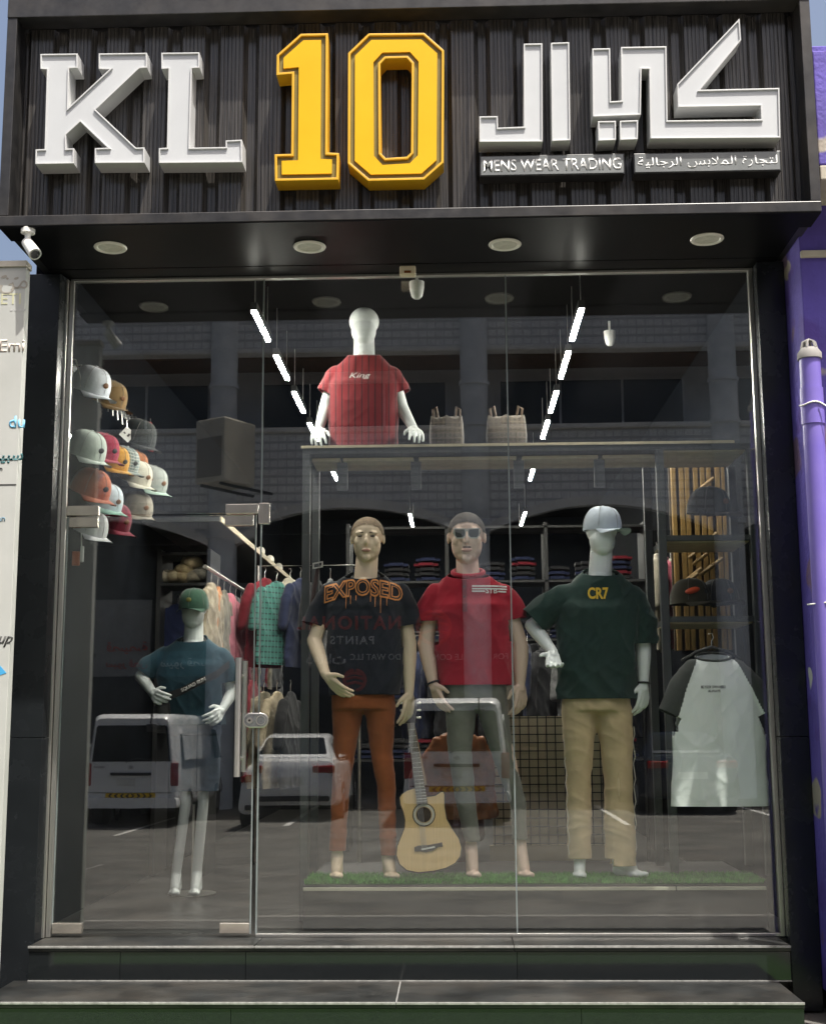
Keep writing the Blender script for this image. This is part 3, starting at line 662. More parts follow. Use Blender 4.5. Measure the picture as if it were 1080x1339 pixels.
shop_sign(300, 672, 796, 908, 'dark paint shop sign with red NATIONAL lettering across the street', DKB,
    [('NATIONAL', 524, 823, 18, REDL, .03, 1.2), ('PAINTS', 489, 842, 11, GREYL, .02, 1.25), (arabic('دهانات'), 452, 868, 14, GREYL, .02, 1), ('DO WAT LLC', 524, 862, 8, GREYL, .01, 1), ('FOR THE SALE CON', 664, 862, 8, GREYL, .01, 1)], [(567, 820, 22), (464, 889, 14)])
shop_sign(88, 198, 772, 872, 'grey shop sign with faded red Arabic lettering across the street', GRB,
    [(arabic('قصيصة'), 193, 842, 16, REDL, .01, 1), (arabic('سيور قص'), 193, 862, 13, REDL, .01, 1), ], None)
shop_sign(205, 288, 838, 872, 'teal shop sign with white Arabic lettering across the street', pm('teal sign board', (.03, .10, .13), .5),
    [(arabic('سيور قصيرة'), 284, 862, 15, GREYL, .015, 1)], None)
# air conditioner on the column
p = street(292, 635, 20.6); q = street(292, 552, 20.6); hh = q.z-p.z
t = thing('air_conditioner', 'boxy cream air conditioner unit hung on a column across the street', 'air conditioner', (p.x, -20.6, p.z)); t.rotation_euler.z = R(32)
ACM = pm('cream unit casing', (.62, .58, .48), .5, var=.06)
def lbox(nm, a, b, mt, par, bev=0):
    return link(nm, MB().box(a, b).mesh(nm), mt, par, bev)
lbox('casing', (-.42,-.55,0), (.42,.45,hh), ACM, t, .04); lbox('grille', (-.35,.452,.12), (.35,.465,hh*.7), pm('grille slats', (.30,.28,.24), .6, stretch=(1,1,60), vs=2), t)
lbox('bracket', (-.3,-1.3,-.06), (-.24,.4,-.005), RACK, t); lbox('bracket', (.24,-1.3,-.06), (.3,.4,-.005), RACK, t)

# ---- vehicles
CARW = pm('white car paint', (.80, .81, .81), .25, var=.03, coat=.6, dirt=.06)
CARS = pm('silver car paint', (.45, .47, .49), .28, metal=.3, var=.05, coat=.6)
TYRE = pm('tyre rubber', (.02, .02, .02), .8); RIM = pm('wheel rim', (.45, .45, .46), .3, metal=.8)
TAIL = pm('red tail lamp', (.30, .012, .010), .15, coat=.5); PLATEW = pm('number plate', (.62, .62, .58), .4)
CHEVY = pm('chevron board yellow', (.75, .48, .01), .5)
BUMP = pm('dark plastic bumper', (.03, .03, .032), .6)
def rrect(w0, w1, z0, z1, y, r=.14, n=5):
    """Rounded cross-section ring (x,z) at y: half width w0 at the bottom, w1 at the top."""
    c = [(w0-r, z0+r, -90), (w1-r, z1-r, 0), (-w1+r, z1-r, 90), (-w0+r, z0+r, 180)]; out = []
    for cx, cz, a0 in c:
        for i in range(n+1): a = R(a0+90*i/n); out.append((cx+r*math.cos(a), y, cz+r*math.sin(a)))
    return out
def wheel(t, x, y, r, w_):
    s = 1 if x > 0 else -1
    h = MB(); h.tube([(x-s*w_, y, r), (x, y, r)], r, 24); wo = link('wheel', h.mesh('wheel', True), TYRE, t)
    link('rim', MB().cyl((x-.01*s, y, r), (x+.012*s, y, r), r*.62, 18).mesh('rim', True), RIM, wo)
def van(name, label, loc, s=1.0, paint=CARW, group='white vans parked across the street'):
    t = thing(name, label, 'van', loc, group); t.scale = (s, s, s); L_ = 4.7; Wd = .85
    rs = []
    for y, w0, w1, z0, z1_ in ((0, Wd-.05, .66, .42, 1.90), (-.10, Wd, .70, .36, 1.97), (-.5, Wd, .73, .34, 1.985), (-3.3, Wd, .73, .34, 1.985), (-3.9, Wd, .70, .34, 1.90), (-4.3, Wd, .72, .36, 1.45), (-4.6, Wd-.03, .74, .38, 1.02), (-4.7, Wd-.1, .70, .45, .92)):
        rs.append(rrect(w0, w1, z0, z1_, y, .13))
    link('body', MB().rings(rs).mesh('body', True), paint, t)
    rw = MB(); rw.prism([(-.70, 1.14), (.70, 1.14), (.635, 1.74), (.60, 1.78), (-.60, 1.78), (-.635, 1.74)], .012, -.05); link('rear_window', rw.mesh('rw'), DARKGLASS, t, .01)
    link('rear_seam', MB().box((-.74,.002,.60), (.74,.008,.61)).mesh('s'), BUMP, t)
    link('handle_bar', MB().box((-.36,0,.90), (.36,.035,.95)).mesh('h'), BUMP, t, .01)
    link('number_plate', MB().box((-.24,.004,.73), (.08,.016,.85)).mesh('n'), PLATEW, t)
    cb = link('chevron_board', MB().box((-.44,.004,.51), (.44,.014,.60)).mesh('c'), CHEVY, t)
    for i in range(8):
        sg = 1 if i < 4 else -1; x = -.36+i*.103; m = MB(); m.prism([(x-.03*sg,.555),(x+.015*sg,.592),(x+.05*sg,.592),(x+.005*sg,.555),(x+.05*sg,.518),(x+.015*sg,.518)], .0145, .017); link('chevron', m.mesh('cv'), BUMP, cb)
    link('wiper', MB().tube([(-.1,.02,1.12),(.1,.03,1.2),(.42,.03,1.16)], .008, 6).mesh('wp'), BUMP, t)
    link('badge', MB().ell((0,.006,1.04), (.05,.006,.035), 14, 6).mesh('bg'), RIM, t); link('model_lettering_strip', MB().box((-.66,.003,1.03), (-.46,.007,1.06)).mesh('ml'), RIM, t)
    link('side_seam', MB().box((.845,-1.6,.5), (.853,-1.585,1.8)).mesh('ss'), BUMP, t)
    link('bumper', MB().rings([rrect(.83,.82,.34,.52,.05,.05), rrect(.86,.85,.33,.53,-.12,.05)]).mesh('b'), paint, t)
    for sd in (-1, 1):
        link('tail_lamp', MB().box((sd*.70,-.06,.72), (sd*.835,.012,1.12)).mesh('t'), TAIL, t, .02)
        m = MB(); m.add([(sd*.846,-.5,1.16),(sd*.846,-3.2,1.16),(sd*.775,-3.1,1.72),(sd*.775,-.5,1.72)], [(0,1,2,3)])
        link('side_panel', m.mesh('w'), pm('van side panel', (.66, .68, .70), .25, coat=.5), t)
        m = MB(); m.prism([(0,0),(1,0),(1,1),(0,1)], 0, .01)
        m = MB(); m.add([(sd*.862,-3.3,1.14),(sd*.855,-4.15,1.14),(sd*.775,-3.85,1.70),(sd*.785,-3.3,1.72)], [(0,1,2,3)]); link('side_window', m.mesh('w2'), DARKGLASS, t)
        for y in (-.95, -3.75): wheel(t, sd*.86, y, .32, .2)
    link('mirror_arm', MB().tube([(.36,-.02,1.93),(.36,.10,1.98),(.36,.14,1.80)], .012, 6).mesh('ma'), BUMP, t)
    link('rear_mirror', MB().box((.28,.10,1.66), (.46,.15,1.80)).mesh('rm'), BUMP, t, .02)
    return t
def sedan(name, label, loc, paint, s=1.0):
    t = thing(name, label, 'car', loc, 'cars parked across the street'); t.scale = (s, s, s); Wd = .89
    rs = [rrect(w_, w_-.06, z0, z1_, y, .12) for y, w_, z0, z1_ in ((0,.74,.35,.86),(-.08,.84,.26,1.0),(-.5,Wd,.22,1.04),(-1.4,Wd,.2,.98),(-3.2,Wd,.2,.95),(-4.1,.86,.22,.86),(-4.5,.72,.3,.72))]
    link('body', MB().rings(rs).mesh('body', True), paint, t)
    rs = [rrect(w0, w1, .93, z1_, y, .1) for y, w0, w1, z1_ in ((-.62,.78,.70,1.06),(-1.25,.78,.58,1.40),(-1.9,.78,.60,1.45),(-2.4,.78,.58,1.42),(-3.2,.76,.66,1.0))]
    link('cabin', MB().rings(rs).mesh('cabin', True), paint, t)
    m = MB(); m.add([(-.60,-.70,1.10),(.60,-.70,1.10),(.50,-1.18,1.372),(-.50,-1.18,1.372)], [(0,1,2,3)]); link('rear_window', m.mesh('rw'), DARKGLASS, t).location.z = .012
    link('number_plate', MB().box((-.26,.0,.62), (.26,.02,.74)).mesh('n'), PLATEW, t)
    link('bumper_lip', MB().box((-.72,-.02,.33), (.72,.03,.42)).mesh('b'), BUMP, t, .02)
    for sd in (-1, 1):
        link('tail_lamp', MB().box((sd*.42,-.12,.80), (sd*.80,.012,.93)).mesh('t'), TAIL, t, .03)
        m = MB(); m.add([(sd*.785,-.95,1.0),(sd*.785,-2.9,1.0),(sd*.635,-2.4,1.36),(sd*.635,-1.35,1.36)], [(0,1,2,3)]); link('side_window', m.mesh('sw'), DARKGLASS, t)
        for y in (-.85, -3.5): wheel(t, sd*.89, y, .31, .2)
    return t
vx = street(597, 1000, 14.7).x
van('parked_van', 'white van parked across the street, opposite the middle window pane', (vx, -14.7, RZ), 1.03)
vx = street(172, 1000, 16.4).x
van('parked_van', 'white van parked across the street, opposite the glass door', (vx, -16.4, RZ), 1.0)
vx = street(376, 1000, 15.6).x
sedan('parked_car', 'white saloon car parked between the two white vans', (vx, -15.6, RZ), CARW, 1.0)
vx = street(78, 1000, 17.5).x
sedan('parked_car', 'silver saloon car parked beyond the van opposite the door', (vx, -17.5, RZ), CARS, 1.0)
vx = street(905, 1000, 17.0).x
sedan('parked_car', 'dark blue saloon car parked opposite the hanging raglan shirt', (vx, -17.0, RZ), pm('dark blue car paint', (.012, .02, .04), .25, coat=.6), 1.0)
# ================================================================== mannequins
SKINW = pm('white mannequin enamel', (.80, .84, .82), .38, var=.03, vs=3)
SKINB = pm('beige mannequin enamel', (.74, .585, .42), .55, var=.05, vs=5)
SKINP = pm('pink beige mannequin enamel', (.72, .53, .43), .55, var=.05, vs=5)
def hand(m, wr, fd, side, palm, curl=.5, spread=.10, s=1.0, thumb=.7):
    """Five separate fingers rooted in a palm. fd along the hand, side toward the thumb, palm = curl direction."""
    wr, fd, side, palm = Vector(wr), Vector(fd).normalized(), Vector(side), Vector(palm)
    side = (side-fd*side.dot(fd)).normalized(); palm = fd.cross(side)*(1 if fd.cross(side).dot(palm) > 0 else -1)
    m.capsule(wr-fd*.01, wr+fd*.03, .024*s, .026*s)
    for i in range(4):
        k = wr+fd*(.088-.004*abs(i-1))*s+side*(.034-.0225*i)*s
        m.capsule(wr+fd*.02+side*(.016-.011*i)*s, k, .017*s, .0125*s)
        d = (fd+side*(spread*(1.2-.85*i))).normalized(); L_ = (.040, .044, .041, .032)[i]*s; p = k; an = 0
        for j, f_ in enumerate((1, .72, .58)):
            an += curl*(.45, .75, .55)[j]*(1+.12*i)
            q = p+(d*math.cos(an)+palm*math.sin(an))*L_*f_
            m.capsule(p, q, (.0112, .0102, .0094)[j]*s, (.0104, .0096, .0080)[j]*s, 10, 3); p = q
    b = wr+fd*.022*s+side*.024*s
    k = b+(fd*.62+side*thumb+palm*.30).normalized()*.045*s; e = k+(fd*.9+side*thumb*.35+palm*.45).normalized()*.034*s
    m.capsule(b, k, .016*s, .0115*s); m.capsule(k, e, .0112*s, .0085*s)
def egg_head(m, top, chin, neck, tilt=0, face=False, wide=1.0):
    """Head between crown and chin, facing -Y."""
    h = top.z-chin.z; c = Vector(((top.x+chin.x)/2, top.y, 0)); k = h/.235
    m.ell((c.x, c.y+.012*k, chin.z+h*.64), (.077*k*wide, .098*k, h*.36), 20, 14)
    m.ell((c.x, c.y-.018*k, chin.z+h*.36), (.064*k*wide, .078*k, h*.36), 20, 14)
    m.ell((c.x, c.y-.040*k, chin.z+h*.16), (.042*k*wide, .046*k, h*.16), 16, 10)
    m.capsule((neck.x, neck.y+.015, neck.z-.04), (c.x, c.y+.02*k, chin.z+h*.28), .066, .060, 16)
    if face:
        f = c.y-.096*k
        m.ell((c.x, f-.008*k, chin.z+h*.40), (.012*k, .020*k, .019*k), 10, 8); m.capsule((c.x, f+.004, chin.z+h*.55), (c.x, f-.008*k, chin.z+h*.42), .008*k, .010*k, 8)
        for s in (-1, 1):
            m.ell((c.x+s*.030*k, f+.021*k, chin.z+h*.60), (.028*k, .014*k, .012*k), 10, 6)
            m.ell((c.x+s*.034*k, f+.034*k, chin.z+h*.42), (.030*k, .022*k, .034*k), 12, 8)
            m.ell((c.x+s*.076*k*wide, c.y+.022*k, chin.z+h*.52), (.008*k, .018*k, .027*k), 10, 8)
        m.ell((c.x, f+.008*k, chin.z+h*.235), (.023*k, .012*k, .007*k), 10, 6); m.ell((c.x, f+.011*k, chin.z+h*.195), (.019*k, .012*k, .007*k), 10, 6)
        m.ell((c.x, f+.020*k, chin.z+h*.08), (.022*k, .018*k, .020*k), 10, 6)
    return k
def ering(c, rx, ry, n=28, p=2.4, back=0):
    out = []
    for i in range(n):
        a = 2*math.pi*i/n; ca, sa = math.cos(a), math.sin(a)
        out.append(Vector((c[0]+rx*math.copysign(abs(ca)**(2/p), ca), c[1]+ry*math.copysign(abs(sa)**(2/p), sa), c[2])))
    return out
def folds(me, amp, seed, fx=7, fz=2.6, mask=None, legs=False):
    """Creases pushed along the normals: long soft drape folds that sharpen and grow towards the hem, finer wrinkles across legs."""
    nr = [v.normal.copy() for v in me.vertices]; zs = [v.co.z for v in me.vertices]; z0, z1_ = min(zs), max(zs); H = max(.1, z1_-z0)
    for v, n_ in zip(me.vertices, nr):
        c = v.co; t_ = (z1_-c.z)/H; wp = noise.noise(Vector((c.x*2.5+seed, c.y*2.5, c.z*2.5)))
        if legs:
            a = noise.noise(Vector((c.x*4+seed, c.y*4, c.z*15+wp*2.5+c.x*5))); b = noise.noise(Vector((c.x*13+wp*2, c.y*8, c.z*2.2+seed)))
            d = ((1-abs(a))**3-.45)*(.45+.6*t_)+((1-abs(b))**2-.5)*.6
        else:
            a = noise.noise(Vector((c.x*9+wp*1.6, c.y*5, c.z*1.7+seed*3.1))); b = noise.noise(Vector((c.x*7+c.z*5.5+seed, c.y*4, c.z*3.0-c.x*4))); e = noise.noise(Vector((c.x*16-c.z*9+seed*2, c.y*9, c.z*8)))
            d = ((1-abs(a))**2.5-.42)*(.15+1.2*t_*t_)+((1-abs(b))**4-.25)*.55+((1-abs(e))**4-.25)*.22
        v.co = c+n_*(d*amp*(mask(c) if mask else 1))
    me.update()
def cut(me, co, no, near=None):
    """Trim cloth open at a plane (outer side removed), only for faces where near(center) holds."""
    bm = bmesh.new(); bm.from_mesh(me); co = Vector(co); no = Vector(no)
    fs = [f for f in bm.faces if near is None or near(f.calc_center_median())]
    g = set(fs)
    for f in fs: g.update(f.edges); g.update(f.verts)
    bmesh.ops.bisect_plane(bm, geom=list(g), plane_co=co, plane_no=no, clear_outer=False)
    dead = [f for f in bm.faces if (f.calc_center_median()-co).dot(no) > 1e-5 and (near is None or near(f.calc_center_median()))]
    bmesh.ops.delete(bm, geom=dead, context='FACES')
    bmesh.ops.delete(bm, geom=[v for v in bm.verts if not v.link_faces], context='VERTS')
    bm.to_mesh(me); bm.free(); me.update()
def keep_largest(me):
    bm = bmesh.new(); bm.from_mesh(me); seen = set(); best = []
    for f in bm.faces:
        if f in seen: continue
        st_ = [f]; seen.add(f); comp = []
        while st_:
            g_ = st_.pop(); comp.append(g_)
            for e in g_.edges:
                for h in e.link_faces:
                    if h not in seen: seen.add(h); st_.append(h)
        if len(comp) > len(best): best = comp
    bs = set(best); bmesh.ops.delete(bm, geom=[f for f in bm.faces if f not in bs], context='FACES'); bm.to_mesh(me); bm.free()
def shirt(par, name, mat, torso, sleeves, neck, seed, amp=.007, voxel=.0075, hem=None, neckcut=None, cuff_r=None):
    """torso: list of (center, rx, ry); sleeves: list of paths [(p, r), ...]; neck=(center, r); hem z."""
    m = MB(); m.rings([ering(c, rx, ry) for c, rx, ry in torso])
    for path in sleeves:
        for (p, r), (q, s) in zip(path, path[1:]): m.capsule(p, q, r, s, 18, 5)
    me = remesh(m, voxel, 7)
    for v in me.vertices: pass
    folds(me, amp*1.7, seed)
    if hem is not None: cut(me, (0, 0, hem), (0, 0, -1))
    for path in sleeves:
        e, r = Vector(path[-1][0]), path[-1][1]; d = (e-Vector(path[-2][0])).normalized()
        cut(me, e, d, near=lambda c, e=e, r=r, d=d: ((c-e)-d*(c-e).dot(d)).length < r*1.30+.012 and abs((c-e).dot(d)) < r*1.6+.02)
    nc, nrad, no = neckcut
    cut(me, nc, no, near=lambda c: (c-Vector(nc)).length < nrad*2.2)
    keep_largest(me)
    me2 = me.copy(); bvh = BVHTree.FromPolygons([v.co.copy() for v in me2.vertices], [tuple(p.vertices) for p in me2.polygons])
    finish(me, name, wloc(par)); o = link(name, me, mat, par)
    sd = o.modifiers.new('thick', 'SOLIDIFY'); sd.thickness = .004; sd.offset = -1
    bpy.data.meshes.remove(me2)
    # ribbed neckband following the opening
    return o, bvh
def neckband(par, c, rx, ry, drop, mat, r=.009, n=28, name='neckband'):
    c = Vector(c); pts = []
    for i in range(n+1):
        a = 2*math.pi*i/n; pts.append((c.x+rx*math.cos(a), c.y+ry*math.sin(a), c.z+drop*math.sin(a)))
    m = MB()
    for i in range(n): m.capsule(pts[i], pts[i+1], r, r, 8, 2)
    return link(name, finish(remesh(m, .004, 3), name, wloc(par)), mat, par)
def trousers(par, name, mat, hip, legs, seed, amp=.006, top=None, voxel=.0075, cuffs=None):
    m = MB(); m.rings([ering(c, rx, ry) for c, rx, ry in hip])
    for path in legs:
        for (p, r), (q, s) in zip(path, path[1:]): m.capsule(p, q, r, s, 20, 5)
    me = remesh(m, voxel, 8); folds(me, amp*.8, seed, legs=True)
    for path in legs:
        e, r = Vector(path[-1][0]), path[-1][1]; cut(me, e, (0, 0, -1), near=lambda c, e=e, r=r: (c-e).length < r*2.2+.05)
    if top: cut(me, (0, 0, top), (0, 0, 1))
    keep_largest(me); finish(me, name, wloc(par)); o = link(name, me, mat, par)
    sd = o.modifiers.new('thick', 'SOLIDIFY'); sd.thickness = .003; sd.offset = -1
    return o
def print_on(par, name, me, mat, bvh, lift=.003, y_from=-2.0, sub=2):
    """Lay a flat mesh (vertices x, z in world; y ignored) on the cloth it is printed on."""
    bm = bmesh.new(); bm.from_mesh(me); bmesh.ops.triangulate(bm, faces=bm.faces)
    for _ in range(sub):
        es = [e for e in bm.edges if e.calc_length() > .012]
        if not es: break
        bmesh.ops.subdivide_edges(bm, edges=es, cuts=1); bmesh.ops.triangulate(bm, faces=bm.faces)
    last = None; off = wloc(par)
    for v in bm.verts:
        h = bvh.ray_cast(Vector((v.co.x, y_from, v.co.z)), Vector((0, 1, 0)))
        y = h[0].y if h[0] else last
        last = y if y is not None else 0; v.co = Vector((v.co.x, (y or 0)-lift, v.co.z))-off
    bm.normal_update(); bm.to_mesh(me); bm.free(); me.name = name; return link(name, me, mat, par)
def flat_text(body, x0, x1, zb, zt, bold=0, shear=0, arch=0, spacing=1.0):
    me, ar = textmesh(body, bold, 0, shear, spacing)
    for v in me.vertices:
        u = v.co.x/ar; X = x0+(x1-x0)*u; k = (u-.5)*2
        v.co = (X, 0, zb+(zt-zb)*v.co.y-arch*k*k)
    return me
P = lambda y: (lambda px, py, dy=0: at(px, py, y+dy))
def body(par, m, mat, voxel=.0048, smooth=3):
    return link('body', finish(remesh(m, voxel, smooth, .5), 'body', wloc(par)), mat, par)
def leg_body(m, hipp, knee, ankle, toe, r=(.036, .034, .031)):
    m.capsule(hipp, knee, r[0], r[1], 14); m.capsule(knee, knee+(ankle-knee)*.35, r[1], r[1]*.98, 14); m.capsule(knee+(ankle-knee)*.35, ankle, r[1]*.98, r[2], 14)
    heel = Vector((ankle.x, ankle.y+.03, toe.z+.030)); m.capsule(ankle, heel, r[2], .030)
    d = (toe-heel); d.z = 0; d = d.normalized(); sd = Vector((-d.y, d.x, 0)); t0 = Vector((toe.x, toe.y, toe.z+.016))
    m.capsule(ankle+Vector((0, 0, -.02)), heel+(t0-heel)*.55+Vector((0, 0, .018)), .034, .030); m.capsule(heel, t0-d*.03, .030, .022)
    for k in range(5): m.capsule(t0-d*(.05+.006*k)+sd*(.024-.012*k), t0+sd*(.026-.013*k)-d*(.004*k*k*.6), .014, (.013 if k == 0 else .009))

PLAT = at(540, 1150, .34).z       # platform top under the front mannequins
def stand_z(px, Y): return PLAT+.012

# ---------- front mannequin 1: black tee with EXPOSED print, rust trousers
Y1 = .36; p = P(Y1)
t = thing('mannequin', 'beige mannequin in a black EXPOSED tee and rust trousers', 'mannequin', (at(475, 1140, Y1).x, Y1, PLAT), 'mannequins in the window')
top, chin, nk = p(480, 676), p(481, 736), p(477, 757)
m = MB(); k = egg_head(m, top, chin, nk, face=True, wide=1.07)
shL, shR, chest, hipc = p(432, 770), p(525, 770), p(478, 800), p(475, 920)
m.capsule(nk+Vector((0,0,-.03)), chest, .06, .09); m.capsule(chest, hipc+Vector((0,.02,.05)), .10, .08); shL.z -= .035; shR.z -= .035; m.capsule(nk+Vector((0,.02,-.10)), shL+Vector((.03,0,0)), .05, .045); m.capsule(nk+Vector((0,.02,-.10)), shR-Vector((.03,0,0)), .05, .045)
eL, wL = p(411, 838, -.04), p(426, 882, -.18); eR, wR = p(535, 842), p(535, 905, -.02)
for a, b, c in ((shL, eL, wL), (shR, eR, wR)): m.capsule(a, b, .038, .040); m.capsule(b, b+(c-b)*.3, .041, .040); m.capsule(b+(c-b)*.3, c, .040, .026)
hand(m, wL, p(449, 908, -.20)-p(426, 882, -.18), Vector((.5,-.8,.35)), Vector((.4,.5,-.6)), .30, .12)
hand(m, wR, Vector((-.05,-.06,-1)), Vector((-.6,-.8,0)), Vector((-.8,.3,0)), .40, .12)
for (hx_, kx, ky, ax, ay, tx, ty) in ((455, 448, 1010, 441, 1114, 439, 1149), (500, 506, 1010, 507, 1116, 514, 1149)):
    tz = p(tx, ty, -.09); tz.z = PLAT+.008; leg_body(m, p(hx_, 930), p(kx, ky, -.01), p(ax, ay, .02), tz)
body(t, m, SKINB)
EYEW = pm('painted eye', (.05, .04, .035), .4); LIP = pm('painted lips', (.42, .22, .16), .5); BROW = pm('painted brow', (.10, .065, .04), .7)
def face_paint(t, top, chin, k, lips=True, hairm=None, hairline=.70, eyes=True):
    h = top.z-chin.z; cx = (top.x+chin.x)/2; f = top.y-.096*k
    for s in (-1, 1):
        if eyes:
            MB().ell((cx+s*.031*k, f+.016*k, chin.z+h*.535), (.013*k, .011*k, .0045*k), 12, 8).build('eye', EYEW, t, smooth=True)
        MB().capsule((cx+s*.018*k, f+.006*k, chin.z+h*.612), (cx+s*.050*k, f+.018*k, chin.z+h*.610), .0036*k, .0024*k, 8, 2).build('eyebrow', BROW, t, smooth=True)
    MB().ell((cx, f-.0015*k, chin.z+h*.218), (.022*k, .009*k, .009*k), 12, 8).build('lips', LIP, t, smooth=True)
    if hairm:
        src = [o for o in t.children if o.name.startswith('body')][0].data; off = wloc(t); h0 = chin.z+h*hairline
        def keep(c):
            c = c+off; back = (c.y-(top.y-.095*k))/(.2*k); side = abs(c.x-cx)/(.08*k)
            if c.z < chin.z+h*.3 or side > .9 and c.z < chin.z+h*.60: return False
            return c.z > h0-h*(.02*side+.42*max(0, back)**.8+.10*max(0, side-.72)*3)+.006*noise.noise(c*90)
        sel = [p_ for p_ in src.polygons if keep(p_.center)]; idx = {}; vs = []
        for p_ in sel:
            for i in p_.vertices:
                if i not in idx: idx[i] = len(vs); vs.append(src.vertices[i].co+src.vertices[i].normal*.0025)
        me = bpy.data.meshes.new('hair'); me.from_pydata(vs, [], [[idx[i] for i in p_.vertices] for p_ in sel]); me.shade_smooth(); link('hair', me, hairm, t)
face_paint(t, top, chin, k, hairm=pm('painted brown stubble hair', (.24, .175, .115), .8, var=.4, vs=90), hairline=.86)
TEE = cloth('black cotton', (.010, .012, .018))
def torso_rings(hl, hr, hem, shl, shr, nk, dy=.0, dep=(.125, .135, .115), full=1.0, sh_drop=.04, neckr=.075):
    """hl/hr hem corners, shl/shr shoulder points."""
    mid = lambda a, b, t_: a+(b-a)*t_
    out = []; cH = mid(hl, hr, .5); cS = mid(shl, shr, .5); wH = (hr-hl).length/2; wS = (shr-shl).length/2
    for t_, f_, d_ in ((-.06, 1.0, dep[0]), (0, 1.0, dep[0]), (.25, .98, dep[0]), (.5, .98, dep[1]), (.72, .99, dep[1]), (.86, .97, dep[1]), (.94, .90, dep[2])):
        c = mid(cH, cS, t_); out.append((c, (wH+(wS-wH)*t_)*f_*full, d_))
    out.append((mid(cS, nk, .30), wS*.80, dep[2]*.90)); out.append((mid(cS, nk, .66), wS*.60, dep[2]*.82)); out.append((nk, neckr*1.22, dep[2]*.76)); out.append((nk+Vector((0, 0, .05)), neckr*1.0, dep[2]*.66))
    return out
sh, bvh = shirt(t, 'tee_shirt', TEE, torso_rings(p(432, 910), p(522, 908), None, p(420, 776), p(535, 776), p(478, 752)),
    [[(p(436, 777), .068), (p(418, 800), .070), (p(412, 818, -.005), .070)], [(p(522, 777), .066), (p(534, 800), .062), (p(537, 818), .060)]],
    None, 11, hem=p(475, 909).z, neckcut=(p(478, 751), .095, Vector((0, -.35, 1)).normalized()), amp=.010)
neckband(t, p(478, 755, .0), .074, .082, .028, TEE)
ORG = pm('orange print', (.62, .24, .06), .7, var=.12); DKP = pm('dark print fill', (.02, .014, .014), .7)
a, b = p(423, 775), p(530, 775)
zb, zt = p(476, 780, -.1).z, p(476, 756, -.1).z
print_on(t, 'chest_print', flat_text('EXPOSED', a.x+.012, b.x-.012, zb, zt, .045, arch=-.0 if False else .035), ORG, bvh, .004)
print_on(t, 'chest_print', flat_text('EXPOSED', a.x+.018, b.x-.018, zb+.010, zt-.010, -.012, arch=.035), DKP, bvh, .0055)
for x, l in ((453, 18), (459, 12), (466, 7), (485, 9), (491, 16), (498, 24), (506, 14)):
    q = p(x, 779, -.1); me = MB().prism([(q.x-.0022, q.z), (q.x+.0022, q.z), (q.x+.0012, q.z-l*.0040), (q.x-.0012, q.z-l*.0040)], 0, 0).mesh('d', fix=False)
    bm = bmesh.new(); bm.from_mesh(me); bmesh.ops.delete(bm, geom=[f for f in bm.faces if f.calc_area() < 1e-6 or len(f.verts) != 4], context='FACES'); bm.faces.ensure_lookup_table(); bmesh.ops.delete(bm, geom=list(bm.faces)[1:], context='FACES'); bm.to_mesh(me); bm.free()
    print_on(t, 'print_drip', me, ORG, bvh, .004, sub=3)
RUST = cloth('rust twill', (.27, .080, .028), var=.14)
trousers(t, 'trousers', RUST, [(p(474, 895), .165, .11), (p(475, 915), .172, .118), (p(475, 928), .172, .115)],
    [[(p(455, 925), .086), (p(450, 985), .060), (p(446, 1025), .049), (p(441, 1112), .043)], [(p(497, 925), .086), (p(499, 985), .060), (p(505, 1025), .052), (p(508, 1118), .043)]], 5, top=p(475, 905).z)

# ---------- front mannequin 2: red polo, sunglasses
Y2 = .40; p = P(Y2)
t = thing('mannequin', 'pink beige mannequin in a crimson polo and sunglasses', 'mannequin', (at(625, 1140, Y2).x, Y2, PLAT), 'mannequins in the window')
top, chin, nk = p(609, 670), p(611, 738), p(612, 752)
m = MB(); k = egg_head(m, top, chin, nk, face=True, wide=1.07)
shL, shR, chest, hipc = p(566, 768), p(660, 768), p(613, 800), p(620, 915)
m.capsule(nk+Vector((0,0,-.03)), chest, .06, .09); m.capsule(chest, hipc+Vector((0,.02,.05)), .10, .08); shL.z -= .035; shR.z -= .035; m.capsule(nk+Vector((0,.02,-.10)), shL+Vector((.03,0,0)), .05, .045); m.capsule(nk+Vector((0,.02,-.10)), shR-Vector((.03,0,0)), .05, .045)
eL, wL = p(557, 842), p(566, 893, -.03); eR, wR = p(680, 845), p(680, 893, -.01)
for a, b, c in ((shL, eL, wL), (shR, eR, wR)): m.capsule(a, b, .040, .046); m.capsule(b, b+(c-b)*.3, .047, .046); m.capsule(b+(c-b)*.3, c, .046, .029)
hand(m, wL, p(579, 926, -.05)-p(567, 893, -.03), Vector((.5,-.9,.1)), Vector((.4,.5,-.6)), .35, .12, 1.05)
hand(m, wR, Vector((.02,-.1,-1)), Vector((-.7,-.7,0)), Vector((-.7,.4,0)), .55, .12, 1.05)
for (hx_, hy, kx, ky, ax, ay, tx, ty) in ((602, 930, 605, 1005, 616, 1103, 620, 1147), (650, 930, 668, 1000, 680, 1098, 690, 1147)):
    tz = p(tx, ty, -.09); tz.z = PLAT+.008; leg_body(m, p(hx_, hy), p(kx, ky, -.01), p(ax, ay, .02), tz)
body(t, m, SKINP)
face_paint(t, top, chin, k, hairm=pm('painted grey brown hair', (.075, .062, .052), .8, var=.3, vs=60), hairline=.82, eyes=False)
h = top.z-chin.z; cx = (top.x+chin.x)/2; f = top.y-.112*k
sg = MB()
